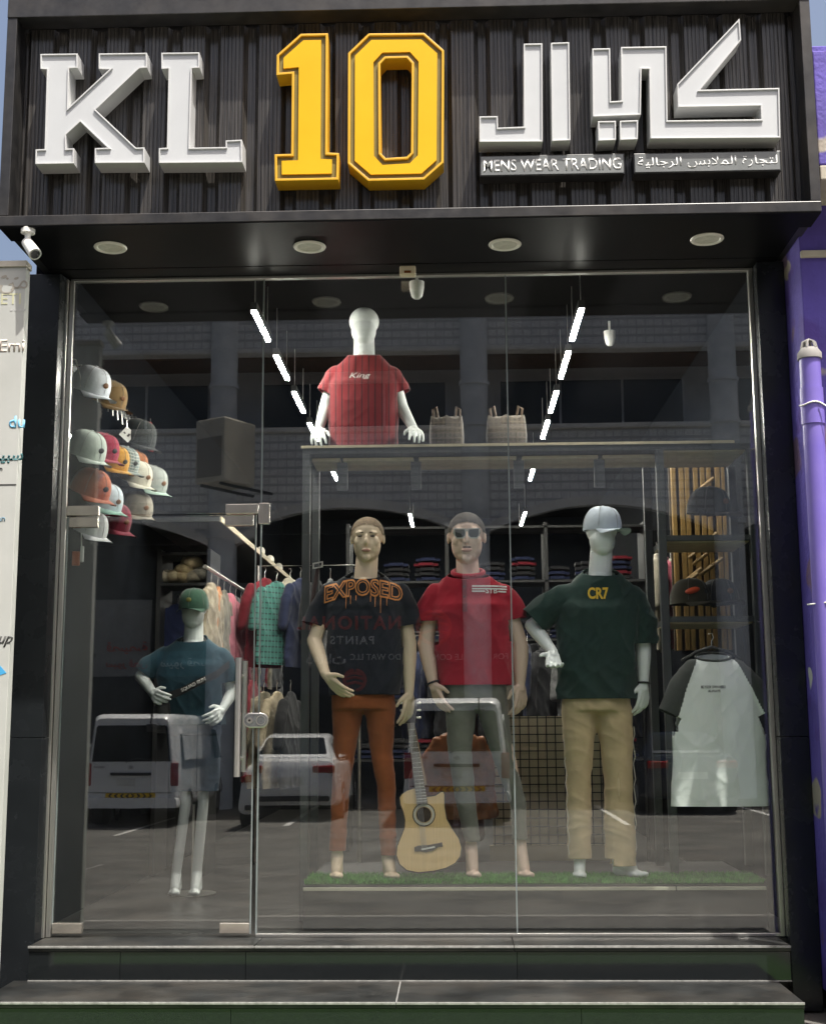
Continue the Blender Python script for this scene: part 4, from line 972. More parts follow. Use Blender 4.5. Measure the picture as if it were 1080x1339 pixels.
for s in (-1, 1):
    gl = MB(); gl.prism((LN := [(cx+s*.008, chin.z+h*.60), (cx+s*.066, chin.z+h*.605), (cx+s*.064, chin.z+h*.49), (cx+s*.054, chin.z+h*.445), (cx+s*.022, chin.z+h*.445), (cx+s*.010, chin.z+h*.49)]), f-.002, f+.003); g_ = gl.build('sunglass_lens', pm('grey mirrored lens', (.06, .065, .06), .12, spec=.8), t, bevel=.001)
    mm = MB(); ring_wall(mm, inset(LN, -.005), inset(LN, .0005), f-.005, f+.004); mm.build('sunglass_rim', pm('clear grey plastic', (.45, .45, .42), .25), t)
    box('sunglass_temple', (cx+s*.070, f+.004, chin.z+h*.55), (cx+s*.075, f+.10, chin.z+h*.585), pm('clear grey plastic', (.45, .45, .42), .25), t)
box('sunglass_bar', (cx-.012, f-.0055, chin.z+h*.56), (cx+.012, f+.002, chin.z+h*.60), pm('clear grey plastic', (.45, .45, .42), .25), t, bevel=.002)
MB().capsule((cx-.018, top.y-.092*k, chin.z+h*.280), (cx+.018, top.y-.092*k, chin.z+h*.280), .005, .005, 10, 3).build('moustache', BROW, t, smooth=True)
CRIM = cloth('crimson pique', (.34, .014, .030), var=.12)
sh, bvh = shirt(t, 'polo_shirt', CRIM, torso_rings(p(575, 897), p(668, 897), None, p(557, 776), p(672, 776), p(612, 750)),
    [[(p(570, 778), .066), (p(560, 798), .068), (p(560, 813), .070)], [(p(657, 778), .064), (p(670, 795), .062), (p(674, 810), .060)]],
    None, 23, hem=p(620, 896).z, neckcut=(p(612, 749), .095, Vector((0, -.45, 1)).normalized()), amp=.010)
neckband(t, p(612, 749, .0), .083, .088, .030, CRIM, r=.016, name='collar')
q0, q1 = p(607, 757, -.14), p(607, 800, -.14)
me = flat_text('I', q0.x-.014, q0.x+.014, q1.z, q0.z); print_on(t, 'placket', me, pm('dark crimson placket', (.16, .008, .016), .8), bvh, .004)
for z in (766, 780): q = p(607, z, -.14); hh_ = bvh.ray_cast(Vector((q.x, -2, q.z)), Vector((0, 1, 0))); MB().cyl((q.x, hh_[0].y-.008, q.z), (q.x, hh_[0].y-.003, q.z), .006, 12).build('button', pm('dark button', (.05, .03, .03), .4), t)
WP = pm('white print', (.70, .68, .66), .7, var=.05)
for (ya, yb, xa_, xb_) in ((765, 767.5, 617, 663), (768.6, 771, 617, 663), (772.2, 774.2, 617, 634), (772.2, 774.2, 651, 662)):
    a, b = p(xa_, yb, -.1), p(xb_, ya, -.1); me = bpy.data.meshes.new('s'); me.from_pydata([(a.x, 0, a.z), (b.x, 0, a.z), (b.x, 0, b.z), (a.x, 0, b.z)], [], [(0,1,2,3)]); print_on(t, 'chest_stripe', me, WP, bvh, .004, sub=5)
a, b = p(635, 776, -.1), p(650, 769, -.1); print_on(t, 'chest_print', flat_text('STB', a.x, b.x, a.z, b.z, .02), WP, bvh, .005)
GREYG = cloth('grey green twill', (.17, .17, .145), var=.14)
trousers(t, 'trousers', GREYG, [(p(620, 880), .165, .108), (p(621, 903), .170, .115), (p(622, 922), .168, .112)],
    [[(p(603, 922), .086), (p(601, 981), .066), (p(609, 1050), .054), (p(618, 1100), .039)], [(p(643, 922), .086), (p(656, 981), .060), (p(677, 1050), .044), (p(680, 1097), .039)]], 17, top=p(620, 892).z)
wb = p(566, 893, -.03); dd = (p(579, 926, -.05)-p(567, 893, -.03)).normalized()
def wristband(t, w_, d, r, mat):
    a = d.cross(Vector((0, 1, 0))).normalized(); b = d.cross(a); m = MB(); m.tube([w_+(a*math.cos(k*math.pi/12)+b*math.sin(k*math.pi/12))*r for k in range(25)], .0055, 8); m.build('wristband', mat, t, smooth=True)
wristband(t, wb, dd, .032, BLACK)

# ---------- front mannequin 3: dark green CR7 tee, white cap, beige joggers
Y3 = .36; p = P(Y3)
t = thing('mannequin', 'white faceless mannequin in a dark green CR7 tee and white cap', 'mannequin', (at(785, 1140, Y3).x, Y3, PLAT), 'mannequins in the window')
top, chin, nk = p(787, 674), p(786, 727), p(784, 750)
m = MB(); k = egg_head(m, top, chin, nk, wide=1.16)
shL, shR, chest, hipc = p(738, 775), p(832, 778), p(784, 805), p(780, 925)
m.capsule(nk+Vector((0,0,-.03)), chest, .06, .09); m.capsule(chest, hipc+Vector((0,.02,.05)), .10, .08); shL.z -= .035; shR.z -= .035; m.capsule(nk+Vector((0,.02,-.10)), shL+Vector((.03,0,0)), .05, .045); m.capsule(nk+Vector((0,.02,-.10)), shR-Vector((.03,0,0)), .05, .045)
eL, wL = p(696, 818, .02), p(723, 853, -.10); eR, wR = p(841, 845), p(841, 893, -.02)
for a, b, c in ((shL, eL, wL), (shR, eR, wR)): m.capsule(a, b, .038, .040); m.capsule(b, b+(c-b)*.3, .042, .041); m.capsule(b+(c-b)*.3, c, .041, .027)
hand(m, wL, Vector((-.05,-.75,-.75)), Vector((-1,-.1,.15)), Vector((0,-.6,.6)), .55, .07, 1.0, 1.1)
hand(m, wR, Vector((-.05,-.08,-1)), Vector((-.75,-.7,0)), Vector((-.8,.3,0)), .50, .12)
for (hx_, kx, ky, ax, ay, tx, ty, ddx) in ((762, 760, 1010, 758, 1112, 757, 1147, -.08), (802, 808, 1010, 808, 1120, 842, 1147, -.04)):
    tz = p(tx, ty, ddx); tz.z = PLAT+.008; leg_body(m, p(hx_, 935), p(kx, ky, -.01), p(ax, ay, .02), tz)
body(t, m, SKINW)
GRN = cloth('dark bottle green cotton', (.018, .040, .034), var=.12)
sh, bvh = shirt(t, 'tee_shirt', GRN, torso_rings(p(729, 915), p(829, 917), None, p(727, 776), p(841, 780), p(784, 748), dep=(.14, .145, .12)),
    [[(p(742, 782), .078), (p(714, 797, .01), .085), (p(697, 812, .01), .082)], [(p(828, 786), .076), (p(838, 815), .078), (p(840, 842), .075)]],
    None, 37, hem=p(780, 914).z, neckcut=(p(784, 747), .095, Vector((0, -.35, 1)).normalized()), amp=.013)
neckband(t, p(784, 752, .0), .076, .084, .028, GRN)
a, b = p(769, 783, -.15), p(796, 767, -.15)
YPR = pm('yellow print', (.72, .46, .03), .7, var=.06)
print_on(t, 'chest_print', flat_text('CR7', a.x, b.x, a.z, b.z, .03), YPR, bvh, .004)
BEI = cloth('beige jersey', (.55, .42, .25), var=.08)
trousers(t, 'joggers', BEI, [(p(779, 895), .175, .118), (p(779, 920), .185, .125), (p(779, 930), .186, .122)],
    [[(p(757, 932), .098), (p(756, 1014), .068), (p(758, 1122), .060)], [(p(803, 932), .098), (p(808, 1014), .077), (p(811, 1131), .083)]], 29, amp=.009, top=p(780, 905).z)
for x0, x1, yb in ((737, 744, 1118), (828, 831, 1128)):   # drawcord piping hanging along the side seams
    q0, q1 = p(x0, 950, -.02), p(x1, yb, -.02); pts = [q0+(q1-q0)*(i/18)+Vector((.006*math.sin(i*2.1), -.006, 0)) for i in range(19)]
    MB().tube(pts, .0028, 6).build('side_piping', pm('pale piping', (.50, .46, .40), .7), t, smooth=True)
wristband(t, wR, Vector((-.05,-.08,-1)).normalized(), .031, BLACK)
def make_cap_mesh(name='cap'):
    """Baseball cap: panelled crown and a curved peak pointing to -Y, centred on the head, radius ~.1."""
    m = MB(); rs = []; n = 30
    for i in range(9):
        a = (math.pi/2)*i/8; r_ = math.cos(a)**.62; z = math.sin(a)*.112
        rs.append([Vector(((.090*r_+.0006)*math.cos(2*math.pi*k/n)*(1+.010*abs(math.cos(3*2*math.pi*k/n))), (.108*r_+.0006)*math.sin(2*math.pi*k/n)*(1+.010*abs(math.cos(3*2*math.pi*k/n))), z)) for k in range(n)])
    m.rings([[q+Vector((0, 0, -.016)) for q in rs[0]]]+rs, cap=False)
    crown = m.mesh(name+'_crown', 60)
    b = MB(); nu, nv = 12, 6
    for top_ in (0, 1):
        v = []
        for j in range(nv+1):
            for i in range(nu+1):
                a = R(200+140*i/nu); f_ = j/nv
                x = .090*math.cos(a)*(1-.0*f_); y = .107*math.sin(a)-f_*.078*(abs(math.sin(a))**.6)
                z = -.012-.030*(x/.09)**2*f_+.004*f_-(.003 if top_ else 0); v.append((x, y, z))
        b.add(v, [(j*(nu+1)+i, j*(nu+1)+i+1, (j+1)*(nu+1)+i+1, (j+1)*(nu+1)+i) for j in range(nv) for i in range(nu)])
    peak = b.mesh(name+'_peak', 60, fix=False)
    bt = MB().ell((0, 0, .113), (.008, .008, .005), 10, 6).mesh(name+'_button', True)
    lg = MB().ell((0, -.106, .042), (.017, .005, .014), 14, 8).mesh(name+'_logo', True)
    sm = MB()
    for q in range(6):
        a = 2*math.pi*(q+.5)/6; sm.tube([((.092*math.cos(i*math.pi/16)**.62+.0006)*math.cos(a), (.110*math.cos(i*math.pi/16)**.62+.0006)*math.sin(a), math.sin(i*math.pi/16)*.113) for i in range(8)]+[(0,0,.114)], .0010, 5)
    return crown, peak, bt, lg, sm.mesh(name+'_seam', True)
CROWN, PEAK, BUTTON, LOGO, SEAM = make_cap_mesh()
THREAD = pm('dark seam thread', (.22, .21, .20), .8)
def cap_parts(par, loc, rot, mat, peakmat=None, s=1.0, logo=None):
    M_ = Matrix.Translation(loc) @ rot.to_4x4() @ Matrix.Scale(s, 4); out = []
    for nm, me, mt in [('cap_crown', CROWN, mat), ('cap_peak', PEAK, peakmat or mat), ('cap_button', BUTTON, mat), ('cap_seam', SEAM, THREAD)]+([('cap_logo', LOGO, logo)] if logo else []):
        o = bpy.data.objects.new(nm, me); COL.objects.link(o)
        if not me.materials: me.materials.append(mat)
        o.material_slots[0].link = 'OBJECT'; o.material_slots[0].material = mt
        o.parent = par; o.matrix_local = Matrix.Translation(-wloc(par)) @ M_ if par else M_; out.append(o)
    return out
PALEB = cloth('pale blue white twill', (.60, .66, .74), var=.05)
hd = (top+chin)/2; cap_parts(t, Vector((top.x, top.y+.01, p(787, 690).z)), Matrix.Rotation(R(38), 3, 'Z') @ Matrix.Rotation(R(4), 3, 'X'), PALEB, s=1.06)

# ---------- bust on the shelf: red pinstripe tee
Y4 = .64; p = P(Y4); SHZ = at(690, 580, .48).z
t = thing('mannequin', 'white faceless half-body mannequin in a red pinstriped tee on the shelf', 'mannequin', (at(476, 575, Y4).x, Y4, SHZ), 'mannequins in the window')
top, chin, nk = p(476, 402), p(476, 452), p(476, 467)
m = MB(); k = egg_head(m, top, chin, nk, wide=1.16)
shL, shR, chest = p(437, 487), p(515, 487), p(476, 510); hipc = p(475, 560)
m.capsule(nk, chest, .065, .095); m.capsule(chest, hipc, .105, .10); shL.z -= .03; shR.z -= .03; m.capsule(nk+Vector((0,.02,-.09)), shL+Vector((.02,0,0)), .045, .042); m.capsule(nk+Vector((0,.02,-.09)), shR-Vector((.02,0,0)), .045, .042)
eL, wL = p(426, 532), p(417, 562, -.06); eR, wR = p(525, 533), p(541, 561, -.06)
for a, b, c in ((shL, eL, wL), (shR, eR, wR)): m.capsule(a, b, .036, .039); m.capsule(b, c, .040, .026)
hand(m, wL, Vector((.02,-.5,-.30)), Vector((.9,0,.2)), Vector((0,.2,-1)), .45, .12, .95); hand(m, wR, Vector((.10,-.5,-.22)), Vector((-.9,0,.2)), Vector((0,.2,-1)), .45, .12, .95)
body(t, m, SKINW)
PINS = stripes('red pinstripe jersey', (.215, .008, .014), (.04, .003, .006), 26, 0, thr=.83)
sh, bvh = shirt(t, 'tee_shirt', PINS, torso_rings(p(430, 590), p(520, 590), None, p(427, 492), p(526, 492), p(476, 465)),
    [[(p(440, 492), .062), (p(429, 508), .056), (p(425, 514), .054)], [(p(512, 492), .060), (p(523, 508), .054), (p(526, 514), .052)]],
    None, 47, hem=SHZ+.004, neckcut=(p(476, 464), .09, Vector((0, -.3, 1)).normalized()), amp=.004)
neckband(t, p(476, 466, 0), .070, .076, .02, cloth('red rib', (.26, .012, .02)))
a, b = p(457, 498, -.1), p(485, 488, -.1); print_on(t, 'chest_print', flat_text('King', a.x, b.x, a.z, b.z, .0, .35), WP, bvh, .004)

# ---------- mannequin further inside: blue tee, green cap, sling bag
Y5 = 1.55; p = P(Y5); 
t = thing('mannequin', 'white faceless mannequin in a blue tee and green cap behind the glass door', 'mannequin', (at(250, 1165, Y5).x, Y5, 0), 'mannequins in the window')
top, chin, nk = p(254, 776), p(253, 822), p(253, 838)
m = MB(); k = egg_head(m, top, chin, nk, wide=1.16)
shL, shR, chest, hipc = p(212, 856), p(296, 856), p(254, 880), p(254, 960)
m.capsule(nk+Vector((0,0,-.03)), chest, .06, .09); m.capsule(chest, hipc+Vector((0,.02,.05)), .10, .08); shL.z -= .035; shR.z -= .035; m.capsule(nk+Vector((0,.02,-.10)), shL+Vector((.03,0,0)), .05, .045); m.capsule(nk+Vector((0,.02,-.10)), shR-Vector((.03,0,0)), .05, .045)
eL, wL = p(185, 884, -.02), p(201, 907, -.14); eR, wR = p(304, 905), p(291, 928, -.10)
for a, b, c in ((shL, eL, wL), (shR, eR, wR)): m.capsule(a, b, .038, .040); m.capsule(b, c, .041, .027)
hand(m, wL, Vector((.4,-.7,-.2)), Vector((.3,0,.9)), Vector((.6,.4,-.3)), 1.1, .06, 1.0); hand(m, wR, Vector((-.15,-.6,-.3)), Vector((-.3,-.2,.9)), Vector((-.6,.3,-.2)), .8, .1, 1.0)
for (hx_, kx, ky, ax, ay, tx, ty) in ((240, 243, 1050, 231, 1140, 227, 1171), (268, 266, 1050, 258, 1138, 253, 1168)):
    tz = p(tx, ty, -.12); tz.z = .014; leg_body(m, p(hx_, 965), p(kx, ky, -.03), p(ax, ay, .02), tz)
body(t, m, SKINW)
BLU = cloth('teal blue cotton', (.020, .058, .080), var=.12)
sh, bvh = shirt(t, 'tee_shirt', BLU, torso_rings(p(213, 950), p(293, 950), None, p(203, 858), p(303, 858), p(253, 836)),
    [[(p(217, 860), .068), (p(196, 872, -.01), .070), (p(190, 880, -.01), .068)], [(p(289, 860), .066), (p(301, 882), .066), (p(303, 892), .064)]],
    None, 53, hem=p(253, 948).z, neckcut=(p(253, 834), .095, Vector((0, -.35, 1)).normalized()), amp=.007)
neckband(t, p(253, 838, 0), .076, .084, .03, BLACK)
trousers(t, 'shorts', cloth('blue denim', (.030, .055, .085), var=.2), [(p(254, 930), .17, .115), (p(254, 960), .175, .12)],
    [[(p(240, 965), .10), (p(242, 1010), .098), (p(243, 1034), .095)], [(p(268, 965), .10), (p(268, 1010), .098), (p(267, 1034), .095)]], 61, top=p(254, 945).z)
cap_parts(t, Vector((top.x, top.y+.005, p(254, 793).z)), Matrix.Rotation(R(-6), 3, 'Z') @ Matrix.Rotation(R(5), 3, 'X'), cloth('green twill', (.035, .085, .055), var=.12), s=1.04, logo=pm('olive logo', (.22, .20, .05), .7))
MB().cyl((p(248,1166).x, Y5+.08, .004), (p(248,1166).x, Y5+.08, .55), .008, 10).build('stand_rod', STEEL, t, smooth=True); MB().cyl((p(248,1166).x, Y5+.08, .001), (p(248,1166).x, Y5+.08, .008), .15, 28).build('stand_plate', STEEL, t, smooth=True)
sb = thing('sling_bag', 'black sling bag with a white lettered strap across the blue tee', 'bag', p(240, 945, -.2)); pts = [p(207, 915, -.17), p(235, 905, -.20), p(258, 893, -.21), p(283, 882, -.17), p(300, 868, -.08)]
m = MB()
for a, b in zip(pts, pts[1:]): m.add([a+Vector((0,0,-.024)), b+Vector((0,0,-.024)), b+Vector((0,0,.024)), a+Vector((0,0,.024)), a+Vector((0,.006,-.024)), b+Vector((0,.006,-.024)), b+Vector((0,.006,.024)), a+Vector((0,.006,.024))], [(0,1,2,3),(7,6,5,4),(3,2,6,7),(0,4,5,1)])
m.build('strap', BLACK, sb)
MB().ell(p(213, 930, -.17), (.05, .045, .10), 16, 10).build('pouch', BLACK, sb, smooth=True)
a = pts[1]; d_ = (pts[3]-pts[1]); d_.y = 0; d_.normalize(); put_text('strap_lettering', 'SQUAD RUN', a+Vector((.02,-.012,-.004)), d_, Vector((-d_.z,0,d_.x)), WP, sb, height=.026, bold=.03, nrm=(0,-1,0), depth=.001)
# ================================================================== display fittings
xp0 = at(396, 1160, .2).x; xp1 = W_-.02
pl = thing('display_platform', 'low dark display platform with a pale front edge and green turf', 'platform', ((xp0+xp1)/2, .2, 0))
box('deck', (xp0, .205, .002), (xp1, 1.3, PLAT-.012), pm('dark platform board', (.018, .018, .018), .5, var=.2), pl, bevel=.004)
xs = [xp0, at(884, 1160, .2).x, xp1]
for a, b in zip(xs, xs[1:]): box('edge_strip', (a+.002, .192, PLAT-.040), (b-.004, .2045, PLAT-.022), pm('pale edge trim', (.50, .47, .38), .5), pl, bevel=.002)
box('turf_backing', (xp0+.01, .21, PLAT-.0118), (xp1-.01, .58, PLAT-.004), pm('turf backing', (.03, .10, .03), .9), pl)
rg = np.random.default_rng(5); n = 26000
bx = rg.uniform(xp0+.01, xp1-.01, n); by = .205+rg.random(n)**1.4*.36; hgt = rg.uniform(.012, .032, n); an = rg.uniform(0, 6.28, n); ln = rg.normal(0, .010, (n, 2))
v = np.zeros((n, 3, 3)); wd = .0022
v[:,0,0] = bx-wd*np.cos(an); v[:,0,1] = by-wd*np.sin(an); v[:,1,0] = bx+wd*np.cos(an); v[:,1,1] = by+wd*np.sin(an); v[:,:2,2] = PLAT-.005
v[:,2,0] = bx+ln[:,0]; v[:,2,1] = by+ln[:,1]-.004; v[:,2,2] = PLAT-.005+hgt
me = bpy.data.meshes.new('grass'); me.from_pydata(v.reshape(-1, 3).tolist(), [], [(3*i, 3*i+1, 3*i+2) for i in range(n)])
go = link('grass', me, pm('artificial grass', (.10, .33, .05), .7, var=.5, vs=30)); tag(go, 'short green artificial grass on the display platform', 'grass', kind='stuff')

ry0, ry1 = .50, 1.0
rk = thing('display_rack', 'charcoal steel display rack with a long top shelf across the window', 'display rack', (2.4, ry0, 0))
pxs = [at(400, 800, ry0).x, at(869, 800, ry0).x, at(985, 800, ry0).x+.02]
for x in pxs:
    for y in (ry0, ry1): box('post', (x-.022, y-.022, .0 if x < pxs[0]+.1 else PLAT-.003), (x+.022, y+.022, SHZ-.045), RACK, rk, bevel=.003)
box('top_shelf', (pxs[0]-.03, ry0-.03, SHZ-.010), (W_-.02, ry1+.03, SHZ-.001), RACK, rk)
box('shelf_edge', (pxs[0]-.03, ry0-.036, SHZ-.014), (W_-.02, ry0-.0305, SHZ+.001), WOODPALE, rk)
box('front_rail', (pxs[0]-.022, ry0-.022, SHZ-.044), (pxs[2], ry0+.022, SHZ-.012), RACK, rk); box('back_rail', (pxs[0]-.022, ry1-.022, SHZ-.044), (pxs[2], ry1+.022, SHZ-.012), RACK, rk)
zz = SHZ-.075
for a, b in ((410, 446), (450, 541), (548, 674), (682, 780), (786, 858)):
    xa_, xb_ = at(a, 603, ry0+.12).x, at(b, 603, ry0+.12).x; box('shelf_underside_board', (xa_, ry0+.05, zz), (xb_, ry0+.34, zz+.018), WOODPALE, rk)
for a in (448, 544, 678, 783): xa_ = at(a, 610, ry0+.1).x; box('drop_bracket', (xa_-.03, ry0+.08, zz-.16), (xa_+.03, ry0+.11, zz-.001), RACK, rk)
for y in (700, 806):
    z = at(930, y, ry0).z; box('cubby_shelf', (pxs[1]+.023, ry0-.018, z-.03), (pxs[2]-.023, ry1, z), RACK, rk); box('cubby_shelf_lining', (pxs[1]+.026, ry0+.01, z-.038), (pxs[2]-.026, ry1-.05, z-.0305), WOODPALE, rk)
box('cubby_lining', (pxs[1]+.024, ry0+.01, SHZ-.052), (pxs[2]-.024, ry1-.03, SHZ-.0445), WOODPALE, rk)

# bags on the top shelf
for (a, b, lab) in ((562, 606, 'woven beige patterned bag on the shelf nearer the red bust'), (636, 688, 'woven beige patterned bag on the shelf farther from the red bust')):
    x0_, x1_ = at(a, 560, .8).x, at(b, 560, .8).x; xm = (x0_+x1_)/2; hw = (x1_-x0_)/2; top_ = at(600, 532, .8).z-SHZ
    t = thing('woven_bag', lab, 'bag', (xm, .8, SHZ), 'woven bags on the top shelf')
    m = MB(); rs = []
    for f_, w_, d_ in ((0, .86, .05), (.1, 1, .065), (.5, 1.03, .07), (.8, .98, .05), (.98, .92, .02), (1.0, .9, .012)):
        rs.append([q+Vector((0, 0, .012*math.cos(4*math.pi*(q.x-xm)/hw/2)*f_)) for q in ering((xm, .8, SHZ+.002+top_*.78*f_), hw*w_, d_, 24, 3)])
    m.rings(rs); m.build('bag_body', stripes('woven pattern', (.07, .055, .04), (.035, .026, .018), 36, 0, c3=(.09, .07, .05), scale2=30, axis2=2), t, smooth=True)
    for s in (-1, 1): MB().tube([(xm+s*hw*.75, .8, SHZ+top_*.72), (xm+s*hw*.80, .8, SHZ+top_*.95), (xm+s*hw*.62, .8, SHZ+top_*1.0), (xm+s*hw*.5, .8, SHZ+top_*.74)], .008, 8).build('bag_handle', pm('brown bag handle', (.08, .05, .03), .7), t, smooth=True)

# linear ceiling lamps in two rows
BAR = pm('black lamp housing', (.02, .02, .02), .4)
def bar(px0, py0, px1, py1, lab):
    z = 3.30; a = atz(px0, py0, z); b = atz(px1, py1, z); x = (a.x+b.x)/2
    t = thing('linear_lamp', lab, 'lamp', (x, (a.y+b.y)/2, z), 'linear lamps under the shop ceiling')
    box('housing', (x-.018, a.y, z+.004), (x+.018, b.y, z+.05), BAR, t); box('diffuser', (x-.013, a.y+.004, z-.004), (x+.013, b.y-.004, z+.0035), LED, t)
    for y in (a.y+.05, b.y-.05): MB().cyl((x, y, z+.05), (x, y, SH-.001), .003, 6).build('suspension_wire', STEEL, t)
ords = ('first', 'second', 'third', 'fourth', 'fifth')
for i, (y0, y1) in enumerate(((406.5, 446), (464.8, 496.6), (512.7, 539.4), (553.5, 576), (614, 628))): bar(331.7+.493*(y0-406.5), y0, 331.7+.493*(y1-406.5), y1, 'lit linear ceiling lamp, %s from the glass in the row nearer the door' % ords[i])
for i, (y0, y1) in enumerate(((403.7, 445.3), (460, 494.7), (511.4, 539.4), (550.3, 573), (610, 628))): bar(760.3-.3008*(y0-403.7), y0, 760.3-.3008*(y1-403.7), y1, 'lit linear ceiling lamp, %s from the glass in the row farther from the door' % ords[i])
for (px, py, Y, lab, rr) in ((545, 378, .16, 'white dome camera behind the top of the middle pane', .040), (797, 441, 1.4, 'white dome camera on the ceiling above the green tee', .036)):
    c = at(px, py, Y); t = thing('dome_camera', lab, 'camera', c); MB().tube([c+Vector((0,0,-.055)), c+Vector((0,0,-.04)), c+Vector((0,0,0)), c+Vector((0,0,.04))], [rr*.45, rr*.8, rr, rr*1.05], 20).build('housing', WPL, t, smooth=True); MB().cyl(c+Vector((0,0,.038)), (c.x, c.y, SH-.002), .008, 8).build('stem', WPL, t)
bar(535.4, 672, 541, 694, 'lit linear ceiling lamp at the very back, nearer the door')
bar(687.5, 670, 678, 694, 'lit linear ceiling lamp at the very back, farther from the door')
# ================================================================== guitar and garments at the feet
gz = lambda L: z1(L, 3, 360, 880); GY = .27
def gpt(x, y): q = at(x, y, GY); return (q.x, q.z)
GB = [gpt(*q) for q in gz([(483,487),(493,472),(512,459),(545,447),(556,462),(562,478),(597,482),(625,478),(650,462),(661,462),(666,478),(666,520),(674,572),(698,612),(722,648),(733,685),(728,720),(708,748),(670,768),(620,780),(560,785),(515,777),(485,752),(472,715),(475,680),(490,642),(503,608),(505,575),(498,545),(487,518)])]
t = thing('acoustic_guitar', 'pale natural-wood acoustic guitar with cutaway standing on the turf', 'guitar', (sum(q[0] for q in GB)/len(GB), GY, PLAT)); t.rotation_euler.x = -R(8)
SPRUCE = pm('pale spruce top', (.68, .47, .22), .35, var=.08, vs=4, stretch=(30, 1, 1), coat=.3)
m = MB(); face_fill(m, GB, [], GY-.001); m.build('top_plate', SPRUCE, t)
m = MB(); m.prism(GB, GY, GY+.085); m.build('body_side', pm('dark mahogany side', (.10, .04, .02), .35), t)
m = MB(); ring_wall(m, GB, inset(GB, .005), GY-.003, GY+.001); m.build('binding', pm('black binding', (.04, .03, .025), .4), t)
def disc(c, r0, r1, y, n=28):
    m = MB(); A = [(c[0]+r1*math.cos(2*math.pi*k/n), c[1]+r1*math.sin(2*math.pi*k/n)) for k in range(n)]
    if r0: B = [(c[0]+r0*math.cos(2*math.pi*k/n), c[1]+r0*math.sin(2*math.pi*k/n)) for k in range(n)]; ring_wall(m, A, B, y-.001, y)
    else: m.prism(A, y-.001, y)
    return m
sc_ = gpt(582/3+360, 556/3+880); px_ = .00413
disc(sc_, 0, 9.6*px_, GY-.002).build('sound_hole', pm('dark sound hole', (.035, .02, .012), .7), t)
disc(sc_, 10.5*px_, 13.5*px_, GY-.002).build('rosette', pm('pale rosette', (.55, .52, .44), .4), t); disc(sc_, 13.6*px_, 14.8*px_, GY-.002).build('rosette_line', BLACK, t)
BR = [gpt(*q) for q in gz([(545,684),(560,678),(600,675),(640,668),(654,664),(657,682),(640,682),(618,698),(590,704),(565,700),(546,702)])]
m = MB(); m.prism(BR, GY-.010, GY-.0015); m.build('bridge', pm('ebony', (.03, .022, .018), .4), t, bevel=.002)
m = MB(); m.prism([gpt(*q) for q in gz([(572,690),(625,680),(627,686),(574,696)])], GY-.013, GY-.0102); m.build('saddle', WPL, t)
n0, n1_, n2_, n3 = [Vector((q[0], 0, q[1])) for q in (gpt(*q) for q in gz([(555,515),(597,512),(543,190),(514,193)]))]
m = MB(); m.prism([(q.x, q.z) for q in (n0, n1_, n2_, n3)], GY-.014, GY-.003); m.build('fretboard', pm('worn rosewood fretboard', (.17, .145, .12), .5), t)
m = MB(); m.prism([(q.x, q.z) for q in (n0+Vector((.004,0,.10)), n1_+Vector((-.004,0,.10)), n2_, n3)], GY-.0028, GY+.018); m.build('neck', pm('neck wood', (.34, .22, .12), .4), t)
for i in range(1, 19):
    u = 1-2**(-i/12)*1.0; u = u*1.5
    if u > .97: break
    a = n3+(n0-n3)*u; b = n2_+(n1_-n2_)*u; MB().cyl((a.x+.001, GY-.0145, a.z), (b.x-.001, GY-.0145, b.z), .0012, 6).build('fret', STEEL, t)
for i in range(6):
    a = n3+(n2_-n3)*((i+.7)/6.4); b = Vector((gpt(575/3+360, 690/3+880)[0]+.0032*i*1.6, 0, gpt(575/3+360, 690/3+880)[1])); MB().cyl((a.x, GY-.017, a.z), (b.x, GY-.015, b.z), .0007, 5).build('string', STEEL, t)
hs = [(n3.x-.010, n3.z+.001), (n2_.x+.010, n2_.z+.001), (n2_.x+.014, n2_.z+.13), (n2_.x-.004, n2_.z+.145), (n3.x+.0, n3.z+.145), (n3.x-.018, n3.z+.13)]
m = MB(); m.prism(hs, GY+.002, GY+.016); m.build('headstock', pm('ebony', (.03, .022, .018), .4), t, bevel=.002)
for s in (-1, 1):
    for i in range(3): xk = (n3.x-.016 if s < 0 else n2_.x+.012); MB().capsule((xk, GY+.009, n2_.z+.03+.04*i), (xk+s*.018, GY+.009, n2_.z+.03+.04*i), .004, .007, 8, 3).build('tuning_peg', STEEL, t, smooth=True)
put_text('bridge_lettering', 'Muster', (gpt(577/3+360, 694/3+880)[0], GY-.0105, gpt(577/3+360, 694/3+880)[1]), Vector((1,0,.2)).normalized(), Vector((-.2,0,1)).normalized(), WPL, t, height=.012, nrm=(0,-1,0), depth=.0005) if False else None

def hanger(par, c, w_, mat=None):
    m = MB(); c = Vector(c); m.tube([c+Vector((0,0,.0)), c+Vector((0,0,.03)), c+Vector((.012,0,.05)), c+Vector((.004,0,.072)), c+Vector((-.014,0,.068))], .0022, 6); m.build('hook', STEEL, par, smooth=True)
    m = MB(); m.tube([c+Vector((-w_,0,-.07)), c+Vector((-w_*.5,0,-.025)), c, c+Vector((w_*.5,0,-.025)), c+Vector((w_,0,-.07))], [.006,.009,.010,.009,.006], 8); m.build('hanger', mat or BLACK, par, smooth=True)
